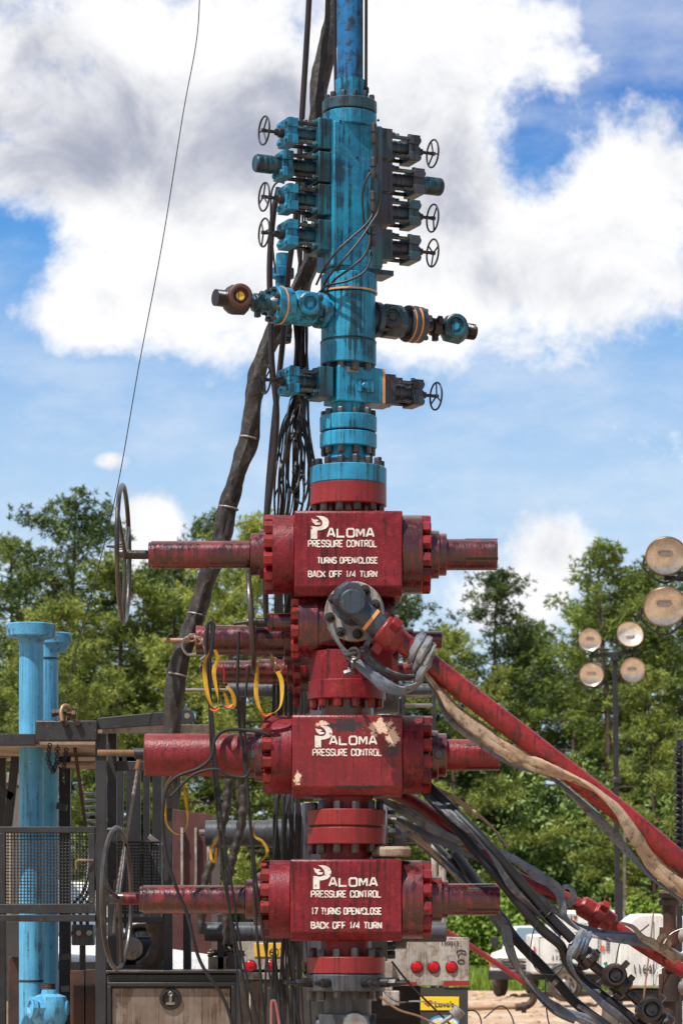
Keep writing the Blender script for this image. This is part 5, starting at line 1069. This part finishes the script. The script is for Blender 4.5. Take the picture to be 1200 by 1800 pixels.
# ------------------------------------------------------------------ pickups
def pickup(loc, rot, label):
    o = empty('pickup_truck', (0, 0, 0), label, 'pickup')
    pr = [(-.35, .55), (-.35, 1.0), (-.25, 1.12), (1.0, 1.22), (1.75, 1.78), (3.2, 1.82), (3.5, 1.25), (5.3, 1.22), (5.35, .6)]
    def body(b):
        b.prism([(-.95, y, z) for y, z in pr], (1.9, 0, 0))
    part('body', 'white', body, o, .05)
    part('windscreen', 'glass', lambda b: b.prism([(-.74, 1.10, 1.30), (.74, 1.10, 1.30), (.68, 1.68, 1.745), (-.68, 1.68, 1.745)], (0, -.02, .018)), o, 0)
    for s_ in (-1, 1): part('side_window', 'glass', lambda b: b.prism([(s_ * .952, 1.35, 1.28), (s_ * .952, 1.85, 1.72), (s_ * .952, 3.1, 1.74), (s_ * .952, 3.25, 1.30)], (s_ * .006, 0, 0)), o, 0)
    part('grille', 'ink', lambda b: b.box((0, -.36, .84), (1.25, .03, .26)), o, .01)
    for z in (.76, .84, .92): part('grille_bar', 'chrome', lambda b: b.box((0, -.38, z), (1.2, .02, .03)), o, .004)
    part('bumper', 'dark', lambda b: (b.box((0, -.45, .56), (1.9, .18, .24)), b.box((0, -.50, .78), (1.5, .04, .04)), b.box((-.6, -.5, .70), (.04, .04, .2)), b.box((.6, -.5, .70), (.04, .04, .2))), o, .02)
    for s_ in (-1, 1):
        part('headlight', 'chrome', lambda b: b.box((s_ * .77, -.355, .88), (.26, .03, .24)), o, .01)
        part('marker_lamp', 'orange', lambda b: b.box((s_ * .93, -.34, .88), (.05, .04, .2)), o, .01)
        part('mirror', 'dark', lambda b: (b.box((s_ * 1.16, 1.15, 1.38), (.18, .1, .30)), b.bar((s_ * .95, 1.2, 1.3), (s_ * 1.1, 1.17, 1.36), .04, .04)), o, .02)
        for y in (.45, 4.2): tyre(o, (s_ * .86, y, .40), (1, 0, 0), .40, .28)
    o.location = loc; o.rotation_euler = (0, 0, rot); return o
pickup((4.75, 72, -.02), R(-16), 'white pickup truck facing the camera at the edge of the grass')
pk = pickup((-2.35, 29, 0), R(38), 'dusty white pickup partly hidden behind the left skid and drawer box')
pk.scale = (1.22, 1.22, 1.22)
# ------------------------------------------------------------------ light tower trailers
def lamp(parent, c, r, ry, m, tilt, ax=None):
    ax = (ax or Vector((tilt, -1, -.25))).normalized(); o = part('lamp', 'dark', lambda b: b.lathe(c, -ax, [(0, r), (.02, r * 1.02), (r * .6, r * .8), (r * 1.1, r * .35), (r * 1.5, r * .25), (r * 1.6, .02)], 32, cap=False), parent, 0)
    part('reflector_bowl', 'bowl', lambda b: b.lathe(c - ax * r * .35, ax, [(r * .35, r * .97), (r * .2, r * .85), (r * .06, r * .55), (0, r * .2), (0, 0)], 36, cap=False), o, 0)
    part('bulb', 'lens2', lambda b: b.lathe(c - ax * r * .3 - Vector((r * .35, 0, 0)), (1, 0, 0), [(0, r * .05), (r * .1, r * .14), (r * .6, r * .14), (r * .7, r * .05)], 16), o, 0)
    part('lens_rim', 'thread', lambda b: b.torus(c, ax, r * .99, r * .035, 36, 6), o, 0)
    part('bracket', 'dark', lambda b: b.tube([c + Vector((-r * 1.05, .05, 0)), c + Vector((-r * 1.0, .1, -r * .6)), c + Vector((0, .12, -r * 1.25)), c + Vector((r * 1.0, .1, -r * .6)), c + Vector((r * 1.05, .05, 0))], r * .05, 8, 4), o, 0)
def tower(Y, mx, bx0, bx1, by0, by1, label, lamps, cross, ytop, r, coil=False, wheelx=None):
    o = empty('light_tower', at(mx, 1640, Y), label, 'light tower'); o.location.z = 0; s = Y / F
    gl = at(0, by1, Y).z
    return o, s
A, s = tower(62, 1085, 0, 0, 0, 1720, 'white trailer behind the hoses with four round lamps on a tall mast', 0, 0, 0, 0)
def shell(b, x0, x1, y0, y1, Y, dep, cv=.18):
    a = at(x0, y0, Y); c = at(x1, y1, Y); w = c.x - a.x; h = a.z - c.z
    pr = [(0, 0), (0, h * .62), (w * .06, h * .8), (w * cv, h * .95), (w * (cv + .12), h), (w * (1 - .12), h), (w * .97, h * .94), (w, h * .85), (w, 0)]
    b.prism([(a.x + x, Y, c.z + z) for x, z in pr], (0, dep, 0))
bd = part('body', 'white', lambda b: boxpx(b, 932, 1100, 1642, 1712, 62, 1.6), A, .05)
part('canopy', 'white', lambda b: boxpx(b, 965, 1100, 1600, 1641, 62.2, 1.3), A, .12)
part('door', 'white', lambda b: boxpx(b, 948, 1050, 1648, 1694, 61.985, .014), bd, .006)
part('door_seam', 'grey', lambda b: frm(b, 947, 1051, 1647, 1695, 61.98, .7), bd, 0)
fronttext('lettering', '1122L', 968, 1688, 8.5, 61.97, 'ink', bd, .02, 1.05); fronttext('lettering', 'GENERATOR', 974, 1673, 4.6, 61.97, 'ink', bd, .01, 1.25)
fronttext('lettering', 'CETII', 984, 1616, 9, 62.18, 'ink', A, .02, 1); fronttext('lettering', 'SERVICE', 1012, 1628, 5, 62.18, 'ink', A, .01, 1)
part('red_marker', 'redlight', lambda b: boxpx(b, 937, 940, 1664, 1674, 61.97, .03), bd, 0); part('orange_marker', 'orange', lambda b: boxpx(b, 1056, 1061, 1662, 1672, 61.97, .03), bd, 0)
part('logo_bar', 'orange', lambda b: boxpx(b, 1000, 1012, 1617, 1620, 62.17, .02), A, 0)
part('vent', 'grey', lambda b: [boxpx(b, 1064, 1092, y_, y_ + 2, 61.97, .03) for y_ in (1654, 1659, 1664, 1669)] and None, bd, 0)
part('door_handle', 'ink', lambda b: boxpx(b, 1040, 1045, 1668, 1672, 61.95, .03), bd, 0); part('panel_seam', 'grey', lambda b: boxpx(b, 1054, 1054.8, 1644, 1711, 61.98, .02), bd, 0)
part('chassis', 'dark', lambda b: boxpx(b, 925, 1110, 1712, 1722, 62.2, 1.2), A)
part('fender', 'dark', lambda b: b.tube([at(960 + 34 * (1 + -math.cos(a)), 1726 - 32 * math.sin(a), 62.0) for a in [math.pi * k / 8 for k in range(9)]], .09, 8, 3, None, .4), A, 0)
tyre(A, at(993, 1731, 61.95) , (0, 1, 0), 30 * s, .22)
part('rim_disc', 'rim', lambda b: b.lathe(at(993, 1731, 61.83), (0, -1, 0), [(0, .24), (.02, .24), (-.02 + .03, .2), (.0, .12), (.03, .08), (.03, 0)], 28, cap=False), A, 0)
for k in range(8): part('rim_hole', 'ink', lambda b: b.cyl(at(993, 1731, 61.80) + Vector((math.cos(k * .785) * .16, 0, math.sin(k * .785) * .16)), at(993, 1731, 61.82) + Vector((math.cos(k * .785) * .16, 0, math.sin(k * .785) * .16)), .03, 8), A, 0)
ms = part('mast', 'dark', lambda b: (b.box((at(1086.5, 0, 62).x, 62, at(0, 1550, 62).z / 2), (.17, .17, at(0, 1550, 62).z)), b.bar(at(1084, 1560, 62), at(1080, 1150, 62), .11, .11)), A, 0)
part('mast_collar', 'dark', lambda b: boxpx(b, 1073, 1088, 1145, 1162, 61.9, .2), ms, .02)
part('mast_collar', 'nut', lambda b: boxpx(b, 1077, 1092, 1366, 1376, 61.9, .2), ms, .02); part('mast_fitting', 'chrome', lambda b: boxpx(b, 1094, 1099, 1462, 1600, 62, .05), ms, .0)
part('crossbar', 'dark', lambda b: b.bar(at(1034, 1154, 62), at(1124, 1144, 62), .09, .09), A, .01)
for i, (px, py, r, tl) in enumerate(((1036, 1125, 20, -.15), (1107, 1115, 23, .05), (1039, 1186, 21, -.1), (1111, 1178, 22, .1))):
    c = at(px, py, 61.8); lamp(A, c, r * s, 0, 'lens2' if i < 2 else 'lens', tl, Vector((tl, -1, .25 if i == 1 else -.35)))
    part('lamp_arm', 'dark', lambda b: b.bar(c + Vector((0, .3, 0)), at(min(max(px, 1040), 1118), 1149, 62), .04, .04), A, 0)
B, s = tower(36, 1193, 0, 0, 0, 0, 'nearer white trailer at the right edge with two large lamps and coiled cable mast', 0, 0, 0, 0)
bd = part('body', 'white', lambda b: shell(b, 1087, 1172, 1606, 1736, 36, 1.2, .3), B, .03)
part('body_end', 'white', lambda b: shell(b, 1176, 1300, 1610, 1736, 36.1, 1.1, .05), B, .03)
fronttext('lettering', '1164L', 1111, 1712, 17, 35.985, 'ink', bd, .0, .72, -.1)
part('door_seam', 'grey', lambda b: b.bar(at(1148, 1620, 35.995), at(1148, 1734, 35.995), .008, .004), bd, 0)
part('marker_lamp', 'orange', lambda b: boxpx(b, 1103, 1113, 1733, 1737, 35.97, .03), bd, 0)
part('chassis', 'dark', lambda b: boxpx(b, 1084, 1300, 1740, 1752, 36.05, 1.1), B)
for px in (1076, 1240): tyre(B, Vector((at(px, 0, 36).x, 36.3, .36)), (1, 0, 0), .36, .2)
part('axle_frame', 'dark', lambda b: boxpx(b, 1060, 1300, 1752, 1760, 36.3, .3), B)
part('strap_line', 'thread', lambda b: b.tube(P1([(1148, 1600), (1142, 1660), (1132, 1740), (1130, 1765)], 35.9), .012, 6, 4), B, 0)
ms = part('mast', 'dark', lambda b: b.box((at(1193, 0, 35).x, 35, at(0, 1300, 35).z / 2), (.07, .07, at(0, 1300, 35).z)), B, .005)
part('coiled_cable', 'rubber', lambda b: b.tube([at(1192 + 7 * math.cos(k * 1.05), 1312 + k * 1.9, 34.9) + Vector((0, math.sin(k * 1.05) * .05, 0)) for k in range(130)], .017, 6, 2), ms, 0)
part('lamp_mast', 'dark', lambda b: b.bar(at(1225, 1640, 34.8), at(1225, 990, 34.8), .08, .08), B, 0)
part('crossbar', 'dark', lambda b: b.bar(at(1166, 1016, 34.9), at(1290, 1024, 34.9), .06, .06), B, .01)
for (px, py, rx, tl, tz) in ((1170, 978, 36, -.05, -.28), (1168, 1067, 38, -.02, -.32)):
    lamp(B, at(px, py, 34.6), rx * 34.6 / F, 0, 'lens', tl, Vector((tl, -1, 1.15 * tz - .3)))
# rusty wellhead post on the right
rp = empty('rusty_flow_post', at(1176, 1640, 19.5), 'rusty iron post with bolted top flange and white wires at the right edge', 'pipe fitting'); rp.location.z = 0
cxp = at(1176, 0, 19.5).x; zz = lambda py: EYE + (HZ - py) * 19.5 / F
part('post', 'rust', lambda b: b.lathe((cxp, 19.5, 0), (0, 0, 1), [(0, .05), (zz(1760), .05), (zz(1760), .075), (zz(1712), .075), (zz(1712), .055), (zz(1660), .055), (zz(1660), .07), (zz(1630), .07), (zz(1630), .045), (zz(1600), .045), (zz(1592), .05)], 24), rp, 0)
part('flange', 'rustbrown', lambda b: (b.lathe((cxp, 19.5, zz(1592)), (0, 0, 1), [(0, .075), (.035, .078), (.038, .06), (.05, .06), (.052, .08), (.085, .08)], 24)), rp, 0)
for k in range(9): part('bolt', 'thread', lambda b: b.cyl((cxp + math.cos(k * .7) * .065, 19.5 + math.sin(k * .7) * .065, zz(1570)), (cxp + math.cos(k * .7) * .065, 19.5 + math.sin(k * .7) * .065, zz(1566)), .009, 8), rp, 0)
part('side_port', 'flangegrey', lambda b: (b.lathe((cxp, 19.5, zz(1735)), (1, 0, 0), [(0, .06), (.12, .05), (.125, .065), (.16, .065)], 20), b.lathe((cxp, 19.5, zz(1645)), (1, 0, 0), [(0, .05), (.1, .045), (.105, .06), (.14, .06)], 20)), rp, 0)
part('gauge', 'chrome', lambda b: b.lathe(at(1172, 1690, 19.43), (0, -1, 0), [(0, .04), (.02, .04), (.022, .03), (.022, 0)], 20, cap=False), rp, 0)
for k in (1, 3): part('white_wire', 'white', lambda b: b.tube(P1([(1205, 1610 + 20 * k), (1180, 1618 + 22 * k), (1165, 1640 + 20 * k), (1160 - 3 * k, 1675 + 12 * k), (1150, 1730)], 19.4), .004, 6, 5), rp, 0)
# far red pipe with elbow
fp = empty('ground_pipe', at(880, 1640, 45), 'weathered red and rust pipe slanting to an elbow and lying along the ground', 'pipe'); fp.location.z = 0
part('red_pipe', 'redflat', lambda b: b.tube(P1([(760, 1625), (825, 1662), (925, 1730)], 40), .04, 12, 2), fp, 0)
part('elbow', 'rust', lambda b: b.tube(P1([(923, 1727), (932, 1732), (938, 1742), (936, 1758), (925, 1768), (905, 1771)], 40), .055, 14, 5), fp, 0)
part('low_pipe', 'thread', lambda b: b.cyl(at(912, 1770, 40), at(700, 1775, 40), .035, 12), fp, 0)
part('collar', 'rust', lambda b: (b.cyl(at(927, 1726, 40), at(930, 1736, 40), .075, 14), b.cyl(at(924, 1771, 40), at(916, 1771, 40), .08, 14)), fp, 0)
tag(part('green_rag', 'green', lambda b: b.tube(P1([(1062, 1692), (1066, 1700), (1076, 1705)], 18.0), .02, 8, 4, lumpy(.5, 20), .5), None, 0), 'small green rag tied behind the dark hammer unions', 'cloth')
for i, (p, Yc) in enumerate((([(850, 1790), (880, 1768), (900, 1790), (905, 1830)], 30), ([(960, 1700), (958, 1740), (962, 1790), (975, 1830)], 20), ([(1080, 1700, 0), (1092, 1650), (1120, 1640), (1140, 1625)], 25), ([(790, 1788), (830, 1776), (845, 1795), (840, 1830)], 28))):
    hose('ground_wire', p, Yc, 1.3, 'rubber', ['thin black wire arching over the dirt by the ground pipe', 'thin black wire hanging below the curving blue sling', 'thin black wire arching before the nearer white trailer', 'thin black wire arching beside the mud flap'][i], 'wire')
# ------------------------------------------------------------------ ground
b = MB(); N = 60
xs = [-1200, -400, -150] + [-60 + 3 * i for i in range(45)] + [150, 400, 1200]; ys_ = [-60, -10, 5, 12] + [15 + 2.5 * i for i in range(44)] + [140, 200, 400, 1500]
vv = [[b.v((x, y, (.10 * mnoise.noise(Vector((x * .35, y * .25, 0))) if 20 < y < 110 and abs(x) < 70 else 0) - .02)) for x in xs] for y in ys_]
for j in range(len(ys_) - 1):
    for i in range(len(xs) - 1): b.f([vv[j][i], vv[j][i + 1], vv[j + 1][i + 1], vv[j + 1][i]])
tag(b.build('ground', 'dirt'), kind='structure')
# clods of dirt
b = MB(); random.seed(8)
for k in range(420):
    y = random.uniform(40, 84); x = random.uniform(.0, .13) * y; r = random.uniform(.03, .16)
    b.lathe((x, y, -.03), (0, 0, 1), [(0, r), (r * .35, r * .85), (r * .6, r * .35), (r * .62, .005)], 7, random.random())
tag(b.build('dirt_clods', mat('clod_dirt', (.50, .36, .24), (.38, .25, .16), rough=.95)), 'loose sandy clods scattered over the dirt', 'dirt', kind='stuff')
# ------------------------------------------------------------------ vegetation
def leafball(b, c, R_, n, l, w, rng, needle=True, up=.0):
    for k in range(n):
        d = Vector((rng.gauss(0, 1), rng.gauss(0, 1), rng.gauss(0, 1) + up)).normalized()
        if needle:
            p0 = c + d * R_ * rng.uniform(0, .25); p1 = c + d * R_ * rng.uniform(.75, 1.1); sd_ = d.cross(Vector((rng.gauss(0, 1), rng.gauss(0, 1), rng.gauss(0, 1)))).normalized() * w
            b.f([b.v(p0 - sd_ * .6), b.v(p0 + sd_ * .6), b.v(p1)])
        else:
            p = c + d * R_ * rng.random() ** .5; n1 = (d + Vector((rng.gauss(0, .6), rng.gauss(0, .6), .6))).normalized(); u, w2, _ = basis(n1); q = rng.uniform(0, 6); uu = u * math.cos(q) + w2 * math.sin(q); ww = n1.cross(uu)
            b.f([b.v(p - uu * l), b.v(p - ww * w), b.v(p + uu * l), b.v(p + ww * w)])
def pine_mesh(seed, H=16.5, base=.28, wide=3.2, dens=1.0):
    rng = random.Random(seed); tb = MB(); cb = MB()
    lean = Vector((rng.uniform(-.3, .3), rng.uniform(-.3, .3), 0)); f_ = lambda z: lean * (z / H) ** 2 + Vector((.12 * math.sin(z * .5 + seed), 0, z))
    tb.tube([f_(H * k / 9) for k in range(10)], .20, 8, 2, lambda x, L: 1.05 - .93 * x)
    z = H * base
    while z < H * .985:
        x = (z / H - base) / (1 - base); rad = wide * (1 - x ** 2.2) ** .7 * (.55 + .45 * min(1, x * 4)) + .35
        for k in range(rng.randint(2, 4) if x < .7 else 3):
            a = rng.uniform(0, 2 * math.pi); L = rad * rng.uniform(.45, 1.15); p0 = f_(z); d = Vector((math.cos(a), math.sin(a), 0))
            rise = rng.uniform(.1, .5) * L * (.4 + x); p1 = p0 + d * L * .5 + Vector((0, 0, rise * .25)); p2 = p0 + d * L + Vector((0, 0, rise))
            tb.tube([p0, p1, p2], .045 * (1.2 - x), 5, 2, lambda q, l_: 1.1 - .8 * q)
            nc = max(2, round(L * 1.6 + .4))
            for j in range(nc):
                q = min(1, .35 + .65 * (j + .9) / nc); c = (p0.lerp(p1, q * 2) if q < .5 else p1.lerp(p2, q * 2 - 1)) + Vector((rng.gauss(0, .15), rng.gauss(0, .15), .12 + rng.gauss(0, .1))); rc = rng.uniform(.26, .52)
                for q3 in range(int(9 + rc * 22)):
                    dv = Vector((rng.gauss(0, 1), rng.gauss(0, 1), rng.gauss(0, .7))).normalized() * rc * rng.random() ** .4
                    leafball(cb, c + dv, rng.uniform(.15, .24), 11, 0, .036, rng, True, .3)
        z += rng.uniform(.36, .70) * (1 - .35 * x)
    for q3 in range(26): leafball(cb, f_(H) + Vector((rng.gauss(0, .22), rng.gauss(0, .22), -rng.random() * .9)), .22, 11, 0, .036, rng, True, .5)
    return tb, cb
PV = []
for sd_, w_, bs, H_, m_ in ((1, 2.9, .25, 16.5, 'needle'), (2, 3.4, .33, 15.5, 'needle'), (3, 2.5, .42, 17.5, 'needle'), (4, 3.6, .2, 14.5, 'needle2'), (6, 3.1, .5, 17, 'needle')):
    tb, cb = pine_mesh(sd_, H_, bs, w_); r = empty('pine_tree', (0, 0, 0), 'x', 'tree', 'pine trees along the edge of the site')
    tb.build('trunk', 'bark', r); cb.build('crown', m_, r, smooth=False); r['H'] = H_; PV.append(r)
used = set()
def pine(v, px, Y, pytop, label, rot, wx=1.0):
    r = PV[v]
    if v in used: r = copy_tree(r)
    used.add(v); top = at(px, pytop, Y); sc_ = top.z / PV[v]['H'] if 'H' in PV[v] else 1
    r.location = (top.x, Y, -.1); r.scale = (sc_ * wx, sc_ * wx, sc_); r.rotation_euler = (0, 0, rot); r['label'] = label; return r
hs_ = [PV[i]['H'] for i in range(5)]
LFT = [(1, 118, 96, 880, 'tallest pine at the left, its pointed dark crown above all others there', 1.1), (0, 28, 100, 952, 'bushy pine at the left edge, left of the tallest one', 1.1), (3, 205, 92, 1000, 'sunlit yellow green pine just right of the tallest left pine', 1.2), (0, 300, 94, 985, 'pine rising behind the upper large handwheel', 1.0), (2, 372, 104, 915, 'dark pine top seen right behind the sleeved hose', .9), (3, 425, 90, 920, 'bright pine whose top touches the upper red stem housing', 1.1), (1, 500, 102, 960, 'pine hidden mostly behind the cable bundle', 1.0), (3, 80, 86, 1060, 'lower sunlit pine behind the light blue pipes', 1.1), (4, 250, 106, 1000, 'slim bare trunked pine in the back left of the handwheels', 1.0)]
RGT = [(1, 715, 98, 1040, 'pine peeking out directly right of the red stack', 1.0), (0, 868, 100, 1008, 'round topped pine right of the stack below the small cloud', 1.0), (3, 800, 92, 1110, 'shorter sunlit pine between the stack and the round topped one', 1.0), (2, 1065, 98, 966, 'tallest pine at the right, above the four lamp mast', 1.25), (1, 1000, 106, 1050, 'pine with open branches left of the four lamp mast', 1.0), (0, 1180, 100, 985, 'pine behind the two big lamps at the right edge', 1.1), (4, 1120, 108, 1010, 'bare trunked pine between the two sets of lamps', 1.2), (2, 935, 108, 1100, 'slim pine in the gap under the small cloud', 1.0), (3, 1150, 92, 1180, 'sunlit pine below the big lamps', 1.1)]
random.seed(77)
for v, px, Y, pt, l, wx in LFT + RGT: pine(v, px, Y, pt, l, random.uniform(0, 6), wx)
for i in range(11):
    side = i % 2; px = random.uniform(-40, 560) if side else random.uniform(690, 1240)
    pine(random.choice((4, 4, 2, 1, 0)), px, random.uniform(112, 135), random.uniform(1090, 1210), 'one of the many pines in the dense rows behind the front trees', random.uniform(0, 6), random.uniform(.9, 1.2))['group'] = 'pines in the back rows'
for r in PV:
    if r.get('label') == 'x': bpy.data.objects.remove(r)
for o in bpy.data.objects:
    if 'H' in o: del o['H']
def thicket(name, label, m_, cl, l, seed):
    rng = random.Random(seed); b = MB()
    for (px, Y, pt, w_) in cl:
        top = at(px, pt, Y); H = top.z; n = int(18 * w_ * H)
        for k in range(n):
            a = rng.uniform(0, 6.28); q = rng.random() ** .5; z = H * (.04 + .96 * rng.random() * (1 - .45 * q * q)); c = Vector((top.x + math.cos(a) * w_ * q, Y + math.sin(a) * w_ * q * .7, z))
            leafball(b, c, .34, 24, l, l * .5, rng, False)
    tag(b.build(name, m_, smooth=False), label, 'undergrowth', kind='stuff')
random.seed(41)
cl = [(690 + i * 24 + random.uniform(-12, 12), random.uniform(93, 108), random.uniform(1290, 1490), random.uniform(1.4, 2.4)) for i in range(24)]
cl += [(-20 + i * 42 + random.uniform(-12, 12), random.uniform(93, 108), random.uniform(1330, 1480), random.uniform(1.6, 2.4)) for i in range(13)]
thicket('undergrowth', 'dense broad leaved undergrowth filling the space below the pines', 'leaf', cl, .13, 5)
cl = [(790 + i * 37 + random.uniform(-12, 12), random.uniform(85, 91), random.uniform(1550, 1640), random.uniform(1.0, 1.7)) for i in range(12)]
thicket('low_brush', 'low bright green brush at the edge of the clearing', 'grass', cl, .11, 6)
b = MB(); rng = random.Random(9)
for k in range(15000):
    y = rng.uniform(79, 92); x = rng.uniform(.025, .125) * y; h = rng.uniform(.25, .75); a = rng.uniform(0, 3.14); p = Vector((x, y, -.05)); w = Vector((math.cos(a), math.sin(a), 0)) * .035
    b.f([b.v(p - w), b.v(p + w), b.v(p + Vector((rng.gauss(0, .15), rng.gauss(0, .15), h)))])
tag(b.build('grass', 'grass', smooth=False), 'tall bright green grass at the edge of the clearing', 'grass', kind='stuff')
